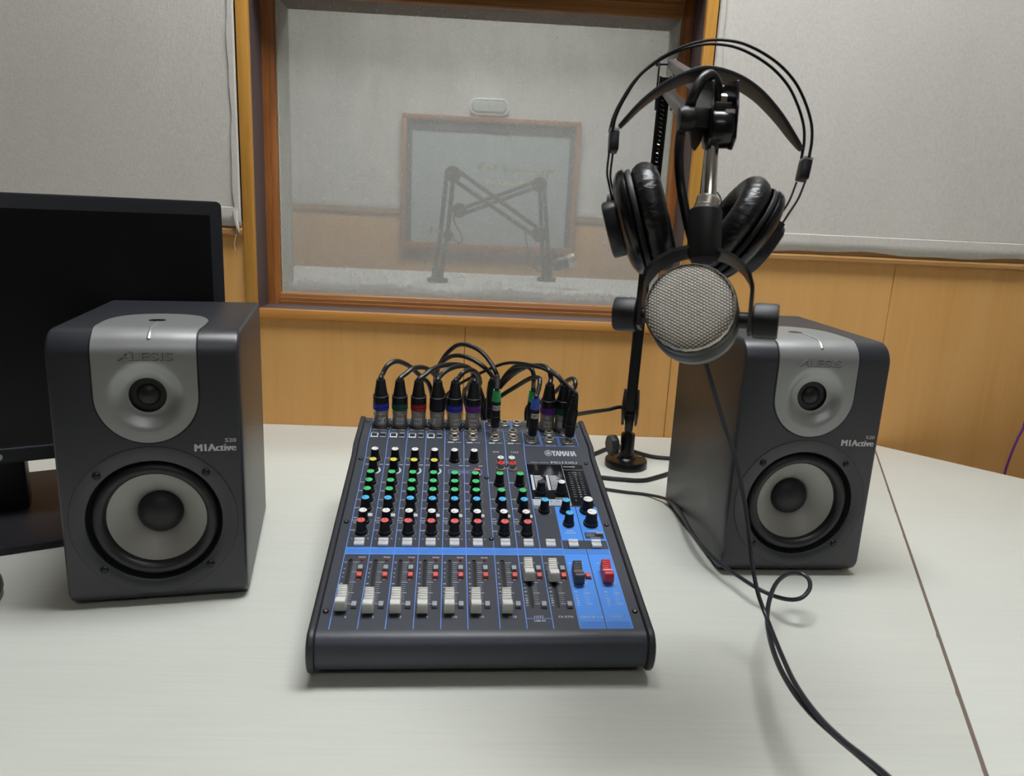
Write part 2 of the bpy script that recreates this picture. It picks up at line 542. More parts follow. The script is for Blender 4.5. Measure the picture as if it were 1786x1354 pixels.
# measured points of the scene, metres
D={
 'x1':[(-0.1281,0.968,0.1956),(-0.1227,0.975,0.2054),(-0.1131,0.985,0.2096),(-0.1037,1,0.2042),(-0.095,1.02,0.1936),(-0.0834,1.045,0.1754),(-0.0718,1.06,0.158),(-0.06,1.075,0.1),(-0.03,1.1,0.03),(0.03,1.14,0.006)],
 'x2':[(-0.0978,0.97,0.1963),(-0.09,0.98,0.2013),(-0.0797,0.995,0.2006),(-0.0702,1.01,0.194),(-0.0619,1.03,0.1803),(-0.0536,1.05,0.1561),(-0.03,1.07,0.08),(0,1.1,0.015),(0.05,1.16,0.006)],
 'x3':[(-0.0724,0.97,0.196),(-0.0643,0.98,0.2013),(-0.0513,1,0.203),(-0.0363,1.02,0.2011),(-0.0232,1.035,0.1963),(-0.0122,1.05,0.187),(-0.0049,1.06,0.1729),(0.02,1.075,0.1),(0.04,1.1,0.02),(0.09,1.15,0.006)],
 'x4':[(-0.0503,0.975,0.1964),(-0.0413,0.985,0.2016),(-0.0302,1,0.2028),(-0.0201,1.02,0.199),(-0.0107,1.04,0.1878),(-0.0075,1.055,0.1682),(0.015,1.07,0.08),(0.03,1.1,0.014),(0.06,1.19,0.006)],
 'x5':[(-0.0284,0.975,0.1919),(-0.0217,0.98,0.199),(-0.0129,0.995,0.1995),(-0.0043,1.01,0.1918),(0.0009,1.03,0.1743),(-0.0006,1.05,0.1524),(0.025,1.07,0.06),(0.05,1.1,0.007),(0.11,1.18,0.006)],
 'x6':[(-0.0091,0.985,0.1884),(-0.0113,1.01,0.1806),(-0.0153,1.03,0.1681),(-0.0206,1.05,0.1459),(-0,1.06,0.08),(0.01,1.09,0.014),(0.05,1.22,0.006)],
 'j1a':[(0.0242,0.985,0.1924),(0.0203,0.99,0.2018),(0.0141,1,0.2102),(0.0038,1.01,0.22),(-0.0078,1.02,0.2257),(-0.0228,1.03,0.2281),(-0.035,1.04,0.2237),(-0.0474,1.05,0.2109),(-0.0559,1.06,0.1966),(-0.0604,1.065,0.1854),(-0.0621,1.07,0.1684),(-0.06,1.08,0.1),(-0.07,1.1,0.02),(-0.06,1.16,0.006)],
 'j1b':[(0.0226,1,0.1808),(0.0148,1.005,0.193),(0.0038,1.01,0.2023),(-0.0126,1.02,0.2099),(-0.0304,1.03,0.212),(-0.0441,1.04,0.207),(-0.0553,1.05,0.1959),(-0.0631,1.06,0.1792),(-0.0648,1.07,0.1625),(-0.065,1.08,0.08),(-0.08,1.11,0.014),(-0.09,1.2,0.006)],
 'j2g':[(0.0747,1,0.1841),(0.0745,1.005,0.1939),(0.0699,1.01,0.2019),(0.0591,1.02,0.2008),(0.0416,1.04,0.1828),(0.0301,1.05,0.1651),(0.0174,1.06,0.136),(0.05,1.075,0.06),(0.04,1.1,0.012),(0.02,1.17,0.006)],
 'j2b':[(0.0796,0.96,0.1884),(0.0805,0.97,0.1953),(0.078,0.985,0.1947),(0.0693,1,0.1894),(0.0523,1.02,0.173),(0.033,1.035,0.1553),(0.0173,1.05,0.1357),(0.06,1.065,0.06),(0.04,1.1,0.007),(0,1.15,0.006)],
 'mixr':[(0.0959,0.975,0.1961),(0.0934,0.98,0.2055),(0.0861,0.99,0.2098),(0.071,1,0.2078),(0.0536,1.02,0.2029),(0.0426,1.04,0.1905),(0.0313,1.05,0.1708),(0.0133,1.06,0.1329),(0.045,1.075,0.06),(0.06,1.11,0.012),(0.13,1.2,0.006)],
 'mixl':[(0.1143,0.985,0.1878),(0.1066,0.99,0.1965),(0.0939,1,0.2032),(0.0771,1.01,0.2052),(0.0645,1.02,0.2015),(0.047,1.04,0.1851),(0.0302,1.05,0.1636),(0.0106,1.065,0.1285),(0.04,1.08,0.05),(0.08,1.12,0.012),(0.16,1.17,0.006)],
 'phones':[(0.1205,0.945,0.1896),(0.1109,0.955,0.1973),(0.0943,0.975,0.205),(0.0756,0.99,0.2094),(0.0529,1.01,0.2089),(0.0346,1.02,0.2053),(0.0149,1.03,0.1951),(-0.0093,1.045,0.179),(-0.0272,1.055,0.166),(-0.0412,1.065,0.1529),(-0.06,1.09,0.12),(-0.1,1.12,0.04),(-0.12,1.18,0.004)],
 'phone2':[(0.1264,0.97,0.1825),(0.1293,0.975,0.1907),(0.1273,0.985,0.1948),(0.1214,1,0.1887),(0.1148,1.02,0.1754),(0.1082,1.03,0.1643),(0.091,1.045,0.1456),(0.0705,1.06,0.1247),(0.09,1.08,0.03),(0.09,1.11,0.006),(0.1,1.2,0.006)],
 't1':[(0.3244,1.16,0.0035),(0.2984,1.138,0.0035),(0.2657,1.117,0.0035),(0.2291,1.119,0.0035),(0.1951,1.126,0.0035),(0.157,1.133,0.0035)],
 't2':[(0.3463,1.232,0.0035),(0.3109,1.238,0.0035),(0.2849,1.26,0.0035),(0.2681,1.282,0.0035),(0.2356,1.275,0.0035),(0.2025,1.239,0.0035),(0.1662,1.214,0.0035)],
 't3':[(0.1433,1.08,0.1178),(0.1753,1.12,0.1125),(0.2129,1.18,0.1013),(0.2443,1.22,0.0956)],
 'loop':[(0.1783,1.085,0.003),(0.1991,1.075,0.003),(0.2286,1.065,0.003),(0.2621,1.056,0.003),(0.2836,1.02,0.01),(0.2852,0.9625,0.018),(0.28,0.8991,0.022),(0.2806,0.8474,0.022),(0.288,0.8112,0.02),(0.3011,0.7763,0.019),(0.313,0.7442,0.02),(0.3255,0.7259,0.02),(0.3358,0.7059,0.026),(0.3464,0.6993,0.032),(0.3581,0.7083,0.038),(0.3623,0.7224,0.042),(0.3563,0.7313,0.044),(0.3418,0.7272,0.045),(0.3216,0.7064,0.046),(0.3017,0.6737,0.047),(0.2821,0.6313,0.049),(0.2686,0.5886,0.051),(0.2591,0.5449,0.054),(0.2551,0.5062,0.057),(0.2558,0.4749,0.06),(0.2604,0.4482,0.063),(0.2661,0.4231,0.066),(0.2692,0.4003,0.07),(0.2769,0.352,0.075)],
 'hang':[(0.1989,0.66,0.304),(0.207,0.66,0.2831),(0.2157,0.66,0.2618),(0.2308,0.665,0.2279),(0.2475,0.67,0.1928),(0.2607,0.67,0.1523),(0.2689,0.665,0.1127),(0.271,0.655,0.0903),(0.274,0.64,0.0681),(0.2775,0.62,0.0526),(0.2654,0.5571,0.057),(0.2568,0.5065,0.062),(0.2552,0.4657,0.066),(0.2599,0.4373,0.068),(0.2654,0.4155,0.071),(0.269,0.393,0.075),(0.2762,0.3468,0.08)],
 'purple':[(1.039,1.33,0.1081),(1.039,1.33,0.0606),(1.032,1.33,0.0341),(1.025,1.33,-0.0008),(1.021,1.33,-0.0394),(1.024,1.33,-0.0771)],
 'hpwire':[(0.101,0.6392,0.4809),(0.1038,0.6421,0.4938),(0.1103,0.6452,0.5079),(0.1213,0.6489,0.5253),(0.1372,0.6516,0.5397),(0.1556,0.6532,0.5501),(0.1741,0.6538,0.556),(0.1891,0.6534,0.5572),(0.2047,0.6522,0.5552),(0.2213,0.6499,0.5486),(0.2367,0.6469,0.5388),(0.2494,0.6432,0.5257),(0.258,0.6391,0.5101),(0.2633,0.6351,0.4944),(0.2643,0.6318,0.4807),(0.2625,0.6285,0.467)],
 'hpwl':[(0.1006,0.6355,0.4654),(0.0994,0.6314,0.448),(0.1017,0.6286,0.4367),(0.1045,0.6258,0.4254)],
 'hpwr':[(0.2594,0.6246,0.4499),(0.2539,0.6212,0.4346),(0.2464,0.6185,0.4219),(0.2384,0.6157,0.4088)],
 'hppad':[(0.1091,0.6554,0.4856),(0.1276,0.6593,0.5057),(0.1463,0.6619,0.5201),(0.1651,0.6633,0.5294),(0.1818,0.6634,0.533),(0.2036,0.6613,0.5284),(0.2233,0.6578,0.5176),(0.2407,0.6531,0.5011),(0.2534,0.6488,0.4853),(0.2625,0.6457,0.474)],
 'cupL':(0.1339,0.6315,0.4120),
 'cupR':(0.2139,0.6367,0.4057),
 'sldL':(0.1035,0.6427,0.4747),
 'sldR':(0.2621,0.6318,0.4590),
 'hubL':(0.1117,0.6265,0.4083),
 'hubR':(0.2292,0.6267,0.3883),
 'miccable':[(0.1754,0.6062,0.5079),(0.1727,0.6031,0.5156),(0.1666,0.5993,0.5204),(0.1588,0.5935,0.5162),(0.1528,0.591,0.5046),(0.1516,0.5987,0.4933),(0.1521,0.6162,0.4804),(0.1535,0.6223,0.4635),(0.1577,0.6283,0.4461),(0.1612,0.6238,0.428),(0.1656,0.6193,0.4099),(0.1721,0.6136,0.3874),(0.1755,0.6019,0.3607)],
 'micF':(0.1469,0.5244,0.3539),
 'micR':(0.1656,0.5686,0.3357),
 'yoke':(0.1604,0.5566,0.3403),
 'mountb':(0.1657,0.5663,0.3906),
 'mountt':(0.1664,0.5764,0.4201),
 'rodb':(0.1689,0.5797,0.4300),
 'rodt':(0.1707,0.5934,0.4750),
 'clamp':(0.1752,0.5916,0.4895),
 'axleL':(0.1504,0.5924,0.4884),
 'wing':(0.1603,0.5993,0.4758),
 'bar1n':(0.1751,0.6334,0.5139),
 'bar2n':(0.1725,0.6479,0.4881),
 'bar1f':(0.2703,1.1900,0.6374),
 'bar2f':(0.2662,1.1900,0.5985),
 'fa1':[(-0.1623,2.5,0.1855),(-0.1459,2.5,0.3215),(-0.1292,2.5,0.5189)],
 'fa1b':[(-0.1402,2.5,0.1864),(-0.1218,2.5,0.3273),(-0.1094,2.5,0.4922)],
 'fa2':[(-0.0889,2.5,0.5254),(0.1916,2.5,0.3487)],
 'fa2b':[(-0.1024,2.5,0.4971),(0.1706,2.5,0.331)],
 'fa2j':[(-0.1101,2.5,0.5175)],
 'fa2e':[(0.1798,2.5,0.341)],
 'fb1':[(0.2144,2.7,0.2106),(0.185,2.7,0.5028)],
 'fb1b':[(0.2358,2.7,0.2115),(0.2003,2.7,0.5086)],
 'fb2':[(0.1789,2.7,0.5176),(-0.0871,2.7,0.4093)],
 'fb2b':[(0.1724,2.7,0.4947),(-0.0762,2.7,0.3946)],
 'fbj':[(0.1848,2.7,0.5053)],
 'fbe':[(-0.0921,2.7,0.404)],
 'fmic':[(0.2173,2.45,0.2972),(0.2443,2.45,0.2508),(0.273,2.45,0.2568),(0.2989,2.45,0.2699)],
 'fknob':[(-0.1643,2.48,0.3379)],
 'fjoint':[(-0.1193,2.5,0.3227)],
 'fcab1':[(-0.1131,2.65,0.3932),(-0.1044,2.65,0.3585),(-0.0856,2.65,0.3292),(-0.0771,2.65,0.3042),(-0.0871,2.65,0.2936),(-0.1081,2.65,0.3079)],
 'fcab2':[(0.127,2.45,0.3683),(0.1341,2.45,0.3218),(0.1461,2.45,0.275),(0.1626,2.45,0.2376),(0.1829,2.45,0.2217)],
 'plaque':[(-0.3883,3.57,0.8093),(0.4143,3.57,0.8176),(-0.3891,3.57,0.2187),(0.4225,3.57,0.2148)],
 'txt':[(0.0164,3.57,0.7392),(0.2464,3.57,0.7441),(-0.0458,3.57,0.5901),(0.2759,3.57,0.5859),(-0.0098,3.57,0.5392),(0.1889,3.57,0.5421),(-0.1982,3.57,0.6997),(0.0521,3.57,0.6926)],
 'lamp':[(-0.0932,3.58,0.8572),(0.0908,3.58,0.8666),(-0.004,3.58,0.8984),(-0.0011,3.58,0.825)],
 'mouse':[(-0.4623,0.6812,0),(-0.4495,0.656,0),(-0.4633,0.6846,0.02)],
}

# ------------------------------------------------------------------ the room
WY = 1.376          # face of the wall behind the desk
XL, XR, YB = -2.2, 2.6, -2.0
OX0, OX1, OZ0, OZ1 = -0.412, 0.362, 0.216, 0.80     # window opening
YF = 1.452                                           # window frame face
YC = 1.56                                            # far face of the wall

floor = struct(MB().box(XL - 0.2, XR + 0.2, YB - 0.2, 5.0, FLOOR - 0.1, FLOOR).build('floor', FLOORM))
ceiling = struct(MB().box(XL - 0.2, XR + 0.2, YB - 0.2, 5.0, CEIL, CEIL + 0.1).build('ceiling', PLASTER))
struct(MB().box(XL - 0.1, XL, YB, WY, FLOOR, CEIL).build('wall_left', DARKW))
struct(MB().box(XR, XR + 0.1, YB, WY, FLOOR, CEIL).build('wall_right', PLASTER))
struct(MB().box(XL - 0.1, XR + 0.1, YB - 0.1, YB, FLOOR, CEIL).build('wall_front', DARKW))
w = MB()
w.box(XL - 0.1, OX0, WY, YC, FLOOR, CEIL)
w.box(OX1, XR + 0.1, WY, YC, FLOOR, CEIL)
w.box(OX0, OX1, WY, YC, FLOOR, OZ0)
w.box(OX0, OX1, WY, YC, OZ1, CEIL)
wall_back = struct(w.build('wall_back', BEHIND, smooth=0))

# veneer panels of the dado, each board with its own edges
SEAMS = [-2.0, -1.61, -1.215, -0.82, -0.4285]
def panel(x0, x1, z0, z1, name='wood_panel', y=WY, t=0.006, mt=WOOD, g=0.0006, parent=wall_back):
    MB().box(x0 + g, x1 - g, y - t, y + 0.001, z0, z1).build(name, mt, parent, bevel=0.0004, bseg=1)
for a, b in zip(SEAMS[:-1], SEAMS[1:]):
    panel(a, b, FLOOR, 0.348)
for a, b in ((-0.4285, -0.03), (-0.03, 0.360)):
    panel(a, b, FLOOR, 0.2005)
for a, b in ((0.360, 0.762), (0.762, 1.16), (1.16, 1.56), (1.56, 2.0), (2.0, 2.4)):
    panel(a, b, FLOOR, 0.348)

# moulding below the fabric
def moulding(x0, x1, name):
    prof = [(0, 0.3475), (-0.012, 0.3475), (-0.0165, 0.351), (-0.0165, 0.357), (-0.012, 0.360), (-0.010, 0.3605),
            (-0.010, 0.372), (0, 0.372)]
    mb = MB().prism(prof, x0, x1, lambda u, v, w_: (w_, WY + u, v))
    struct(mb.build(name, WOODT, smooth=40))
moulding(-2.1, -0.4290, 'trim_1')
moulding(0.3820, 2.5, 'trim_2')

# stretched wall fabric with a folded hem
def fabric_panel(x0, x1, side, name):
    random.seed(4 if side < 0 else 9)
    nx, nz = 90, 34
    zt = 1.9
    vs_, fs_ = [], []
    for j in range(nz + 1):
        for i in range(nx + 1):
            fx = i / nx
            x = x0 + (x1 - x0) * fx
            z = 0.366 + (zt - 0.366) * (j / nz) ** 1.6
            if j == 0:
                z += 0.0022 * math.sin(x * 19 + 1.3) + 0.0014 * math.sin(x * 47)
            edge = min(abs(x - x0), abs(x - x1))
            y = WY - 0.011 - 0.0012 * math.sin(x * 7 + z * 3) * math.cos(z * 5 + x)
            vs_.append((x, y, z))
    for j in range(nz):
        for i in range(nx):
            a = j * (nx + 1) + i
            fs_.append((a, a + 1, a + nx + 2, a + nx + 1))
    mb = MB().add(vs_, fs_)
    # returns to the wall
    o = mb.build(name, FABRIC, wall_back, smooth=60)
    md = o.modifiers.new('thick', 'SOLIDIFY')
    md.thickness = 0.003
    md.offset = 1.0 if side else 1.0
    # hem strips
    h = MB()
    n = 60
    vv, ff = [], []
    for i in range(n + 1):
        x = x0 + (x1 - x0) * i / n
        wob = 0.0022 * math.sin(x * 19 + 1.3) + 0.0014 * math.sin(x * 47)
        for (dy, z) in ((-0.0125, 0.3665 + wob), (-0.0150, 0.3680 + wob), (-0.0150, 0.384), (-0.0148, 0.3955), (-0.0120, 0.3965)):
            vv.append((x, WY + dy + 0.0005 * math.sin(x * 90 + z * 300), z))
    for i in range(n):
        for k in range(4):
            a = i * 5 + k
            ff.append((a, a + 5, a + 6, a + 1))
    h.add(vv, ff)
    h.build('hem', FABRIC, o, smooth=60)
    v = MB()
    xa = x1 if side < 0 else x0
    s = -1 if side < 0 else 1
    vv, ff = [], []
    for i in range(60):
        z = 0.372 + 1.5 * i / 59
        wv = 0.011 + 0.0015 * math.sin(z * 31) + 0.001 * math.sin(z * 77)
        for dx, dy in ((0.0, -0.012), (0.0015, -0.0155), (wv - 0.001, -0.0155), (wv, -0.0125)):
            vv.append((xa + s * dx, WY + dy, z))
    for i in range(59):
        for k in range(3):
            a = i * 4 + k
            ff.append((a, a + 1, a + 5, a + 4))
    v.add(vv, ff)
    v.build('side_hem', FABRIC, o, smooth=60)
    return o
fl = fabric_panel(-2.1, -0.4310, -1, 'fabric_panel')
fr = fabric_panel(0.3835, 2.5, 1, 'fabric_panel')
# frayed corner and loose thread at the left panel's corner
MB().tube(spline([(-0.4355, WY - 0.017, 0.372), (-0.4375, WY - 0.018, 0.352), (-0.4415, WY - 0.018, 0.335), (-0.4405, WY - 0.018, 0.322)]), 0.0005, 5).build('loose_thread', TAPE, fl)
MB().tube(spline([(-0.438, WY - 0.018, 0.39), (-0.437, WY - 0.020, 0.375), (-0.434, WY - 0.020, 0.360), (-0.4335, WY - 0.017, 0.353)]), 0.0038, 6, rf=lambda t: 1.3 - 0.9 * t).build('frayed_corner', FABRIC, fl)

# ------------------------------------------------------------------ the window
win = bpy.data.objects.new('window_1', None)
COL.objects.link(win)
win.location = (0, WY, OZ0)
struct(win, 'fixed double glazed studio window with dusty panes in a wooden frame')
def wpart(mb, name, mt, parent=win, **k):
    return mb.build(name, mt, parent, **k)
# flat posts beside the opening and the rail under it
for a, b in ((-0.4285, -0.4085), (0.3618, 0.3815)):
    wpart(MB().box(a, b, WY - 0.012, WY + 0.002, 0.2005, 1.2), 'post', WOODP, bevel=0.0025)
rail = MB().prism([(0.002, 0.2005), (-0.010, 0.2005), (-0.0145, 0.204), (-0.0150, 0.212), (-0.012, 0.2185), (0.002, 0.2185)],
                  -0.4085, 0.3618, lambda u, v, w_: (w_, WY + u, v))
wpart(rail, 'sill_rail', WOODH, smooth=40)
# dark painted linings of the recess
wpart(MB().box(OX0, OX0 + 0.001, WY, YF + 0.03, OZ0, 1.0), 'lining', REVEAL)
wpart(MB().box(OX1 - 0.001, OX1, WY, YF + 0.03, OZ0, 1.0), 'lining', REVEAL)
wpart(MB().box(OX0, OX1, WY - 0.001, YF + 0.03, OZ0, OZ0 + 0.001), 'sill_board', REVEAL)
wpart(MB().box(OX0, OX1, WY, YF + 0.03, OZ1 - 0.001, OZ1), 'lining', REVEAL)
# moulded frame
IX0, IX1, IZ0, IZ1 = -0.3895, 0.3440, 0.2390, 0.7660
def fprof(s):       # stepped moulding: (distance from outer edge, y)
    return [(0, YF + 0.024), (0, YF - 0.002), (0.006, YF - 0.002), (0.007, YF + 0.001), (0.013, YF + 0.001),
            (0.014, YF + 0.004), (s - 0.002, YF + 0.006), (s, YF + 0.009), (s, YF + 0.024)]
def stile(x_out, x_in, name):
    sg = 1 if x_in > x_out else -1
    wdt = abs(x_in - x_out)
    mb = MB()
    mb.prism([(x_out + sg * d, y) for d, y in fprof(wdt)], OZ0 + 0.001, OZ1 - 0.001, lambda u, v, w_: (u, v, w_))
    wpart(mb, name, WOODF)
stile(OX0 + 0.001, IX0, 'frame_stile')
stile(OX1 - 0.001, IX1, 'frame_stile')
def frail(z_out, z_in, name):
    sg = 1 if z_in > z_out else -1
    wdt = abs(z_in - z_out)
    mb = MB()
    mb.prism([(z_out + sg * d, y - 0.0004) for d, y in fprof(wdt)], IX0 - 0.0005, IX1 + 0.0005, lambda u, v, w_: (w_, v, u))
    wpart(mb, name, WOODFH)
frail(OZ0 + 0.001, IZ0, 'frame_rail')
frail(OZ1 - 0.001, IZ1, 'frame_rail')
# cavity linings between the panes
wpart(MB().box(IX0 - 0.006, IX0, YF + 0.022, YC, IZ0 - 0.01, IZ1 + 0.01), 'cavity_side', CAVITY)
wpart(MB().box(IX1, IX1 + 0.006, YF + 0.022, YC, IZ0 - 0.01, IZ1 + 0.01), 'cavity_side', CAVITY)
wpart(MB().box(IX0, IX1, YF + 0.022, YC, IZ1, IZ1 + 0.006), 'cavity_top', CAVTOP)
wpart(MB().box(IX0, IX1, YF + 0.022, YC, IZ0 - 0.006, IZ0), 'cavity_floor', CAVITY)
wpart(MB().box(OX0 - 0.02, IX0 - 0.006, YC - 0.004, YC + 0.006, OZ0 - 0.02, OZ1 + 0.02), 'back_frame', WOODF)
wpart(MB().box(IX1 + 0.006, OX1 + 0.02, YC - 0.004, YC + 0.006, OZ0 - 0.02, OZ1 + 0.02), 'back_frame', WOODF)
# uneven strip of putty on the glass edge, left and right
for xx, sg in ((IX0, 1), (IX1, -1)):
    mb = MB()
    random.seed(5)
    n = 120
    vv, ff = [], []
    for i in range(n + 1):
        z = IZ0 + (IZ1 - IZ0) * i / n
        wv = 0.0025 + 0.0016 * random.random()
        vv += [(xx, YF + 0.0125, z), (xx + sg * wv * 0.6, YF + 0.0105, z), (xx + sg * wv, YF + 0.0135, z)]
    for i in range(n):
        for k in range(2):
            a = i * 3 + k
            ff.append((a, a + 3, a + 4, a + 1))
    wpart(mb.add(vv, ff), 'putty_bead', CAVITY)
GL1 = dusty_glass('dusty_glass', 0.30, IZ0 - OZ0, 0.09)
GL2 = dusty_glass('dusty_glass_back', 0.10, IZ0 - OZ0, 0.05)
wpart(MB().box(IX0 - 0.002, IX1 + 0.002, YF + 0.0135, YF + 0.0175, IZ0 - 0.004, IZ1 + 0.004), 'pane', GL1, smooth=0)
wpart(MB().box(IX0, IX1, YC - 0.012, YC - 0.008, IZ0, IZ1), 'pane', GL2, smooth=0)
# granules that lie in the cavity
random.seed(11)
g = MB()
for i in range(4200):
    s = random.uniform(0.0014, 0.0046)
    x = random.uniform(IX0 + 0.004, IX1 - 0.004)
    ty = random.random()
    y = YF + 0.026 + (YC - 0.016 - YF - 0.026) * ty
    hgt = 0.005 + 0.014 * (0.5 + 0.5 * math.sin(x * 23) * math.sin(x * 7 + 2)) * (0.35 + 0.65 * ty)
    z = IZ0 + random.random() * hgt
    e = Euler((random.random() * 6, random.random() * 6, random.random() * 6)).to_matrix().to_4x4()
    e.translation = (x, y, z + s * 0.4)
    g.add([(s, 0, 0), (-s, 0, 0), (0, s * 0.8, 0), (0, -s * 0.8, 0), (0, 0, s * 0.6), (0, 0, -s * 0.6)],
          [(0, 2, 4), (2, 1, 4), (1, 3, 4), (3, 0, 4), (2, 0, 5), (1, 2, 5), (3, 1, 5), (0, 3, 5)], e)
GRAN = mat('white_granule', (214, 210, 206), 0.9)
go = g.build('white_granules', GRAN, smooth=0, kind='stuff')
tag(go, 'white crumbly granules lying between the window panes', 'granules')

# ------------------------------------------------------------------ the room behind the glass
FY = 3.6
struct(MB().box(XL - 0.1, XR + 0.1, FY, FY + 0.1, FLOOR, CEIL).build('wall_far', PLASTER))
wf = bpy.data.objects['wall_far']
x = -2.1
while x < 2.3:
    MB().box(x + 0.0006, x + 0.3994, FY - 0.008, FY, FLOOR, 0.372).build('wood_panel', WOOD, wf, bevel=0.0005, bseg=1)
    x += 0.4
MB().box(-2.2, 2.4, FY - 0.020, FY, 0.372, 0.392).build('dado_moulding', WOODT, wf, bevel=0.002)
MB().box(-2.2, 2.4, FY - 0.012, FY, 0.392, 1.9).build('fabric_panel', FABRIC, wf)
MB().box(-2.2, 2.4, FY - 0.016, FY - 0.011, 0.396, 0.43).build('hem', FABRIC, wf, bevel=0.0015)
struct(MB().box(XL - 0.1, XL, YC, FY, FLOOR, CEIL).build('wall_far_left', PLASTER))
struct(MB().box(XR, XR + 0.1, YC, FY, FLOOR, CEIL).build('wall_far_right', PLASTER))

# framed plaque
pq = thing('framed_plaque', 'wood framed plaque with pale green lettering on the wall behind the glass', 'plaque', (0.015, FY - 0.012, 0.215))
px0, px1, pz0, pz1, py = -0.392, 0.420, 0.216, 0.815, FY - 0.0125
for nm, b in (('frame_rail', (px0, px1, pz0, pz0 + 0.035)), ('frame_rail', (px0, px1, pz1 - 0.022, pz1)),
              ('frame_stile', (px0, px0 + 0.022, pz0 + 0.035, pz1 - 0.022)), ('frame_stile', (px1 - 0.022, px1, pz0 + 0.035, pz1 - 0.022))):
    MB().box(b[0], b[1], py - 0.035, py, b[2], b[3]).build(nm, WOODF, pq, bevel=0.003)
# deep dark inner lining
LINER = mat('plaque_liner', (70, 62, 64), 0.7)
PBOARD = mat('plaque_board', (166, 176, 178), 0.35)
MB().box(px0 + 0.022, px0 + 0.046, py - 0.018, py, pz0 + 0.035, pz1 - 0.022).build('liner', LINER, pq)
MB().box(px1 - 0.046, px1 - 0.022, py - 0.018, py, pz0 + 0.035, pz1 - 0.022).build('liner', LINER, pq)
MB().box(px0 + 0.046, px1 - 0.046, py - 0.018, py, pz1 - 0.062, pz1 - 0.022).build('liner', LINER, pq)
MB().box(px0 + 0.04, px1 - 0.04, py - 0.010, py, pz0 + 0.03, pz1 - 0.03).build('board', PBOARD, pq)
fnp = lambda u, v, w_: (u, py - 0.0105 - w_, v)
PLET = mat('plaque_letter', (226, 236, 176), 0.6)
for s_, x_, z_, sz, wd_ in (('PM', 0.045, 0.725, 0.05, None), ('Prof. Rajbir Singh', -0.045, 0.578, 0.052, 0.36), ('Vice Chancellor', -0.010, 0.526, 0.034, 0.205)):
    tx = MB()
    put_text(tx, s_, fnp, x_, z_, sz, 'L', width=wd_, bold=0.0016)
    tx.build('lettering', PLET, pq, smooth=0, kind='stuff')
# oval bulkhead lamp, switched off
bl = thing('bulkhead_lamp', 'oval white bulkhead lamp with ribbed glass above the framed plaque', 'lamp', (-0.001, FY - 0.012, 0.862))
def oval(rx, rz, n=48):
    pts = []
    s = rx - rz
    for k in range(n):
        a = 2 * math.pi * k / n
        pts.append((math.cos(a) * rz + (s if math.cos(a) > 0 else -s), math.sin(a) * rz))
    return pts
def oval_shell(mb, rings):
    n = 48
    vv, ff = [], []
    for rx, rz, y in rings:
        vv += [(-0.001 + u, FY - 0.012 - y, 0.862 + v) for u, v in oval(rx, rz, n)]
    for i in range(len(rings) - 1):
        for k in range(n):
            k2 = (k + 1) % n
            ff.append((i * n + k, i * n + k2, (i + 1) * n + k2, (i + 1) * n + k))
    ff.append(tuple((len(rings) - 1) * n + k for k in range(n)))
    mb.add(vv, ff)
    return mb
oval_shell(MB(), [(0.092, 0.038, 0), (0.092, 0.038, 0.012), (0.088, 0.034, 0.016), (0.082, 0.029, 0.016), (0.08, 0.027, 0.008)]).build('rim', WHITEP, bl)
lg = oval_shell(MB(), [(0.08, 0.027, 0.008), (0.079, 0.026, 0.016), (0.073, 0.021, 0.022)])
for k in range(22):
    xx = -0.062 + 0.124 * k / 21
    lg.box(xx - 0.0015, xx + 0.0015, FY - 0.036, FY - 0.03, 0.862 - 0.018, 0.862 + 0.018)
lg.build('ribbed_lens', mat('lamp_lens', (196, 198, 194), 0.25), bl)
# far table
ft = thing('far_table', 'pale table under the boom arms in the room behind the glass', 'table', (0.05, 2.55, FLOOR))
MB().box(-0.9, 1.0, 2.2, 2.9, 0.145, 0.17).build('table_top', TABLE2, ft, bevel=0.002)
for xx in (-0.86, 0.96):
    for yy in (2.25, 2.85):
        MB().box(xx - 0.025, xx + 0.025, yy - 0.025, yy + 0.025, FLOOR, 0.145).build('leg', WOODF, ft)

# ------------------------------------------------------------------ ceiling lights
def ceiling_light(x, y, a, b, label, strength):
    t = thing('ceiling_light', label, 'light', (x, y, CEIL), 0)
    fm = MB()
    for bx in ((x - a - 0.03, x - a, y - b - 0.03, y + b + 0.03), (x + a, x + a + 0.03, y - b - 0.03, y + b + 0.03),
               (x - a, x + a, y - b - 0.03, y - b), (x - a, x + a, y + b, y + b + 0.03)):
        fm.box(bx[0], bx[1], bx[2], bx[3], CEIL - 0.045, CEIL)
    fm.build('frame', WHITEP, t)
    MB().box(x - a, x + a, y - b, y + b, CEIL - 0.04, CEIL - 0.02).build('diffuser', emitter('lamp_glow_%d' % len(MATS), (0.965, 0.985, 1.0), strength), t)
for i, (x, y, a, b) in enumerate(PANELS):
    ceiling_light(x, y, a, b, ['long ceiling light panel over the mixer', 'added unseen fill light panel on the ceiling behind the viewer'][i], LIGHT_STRENGTH * (1.0, 0.3)[i])  # the second, weaker panel is added to fill light onto the wall
ceiling_light(0.0, 2.55, 0.45, 0.25, 'ceiling light panel of the room behind the glass', FAR_STRENGTH)

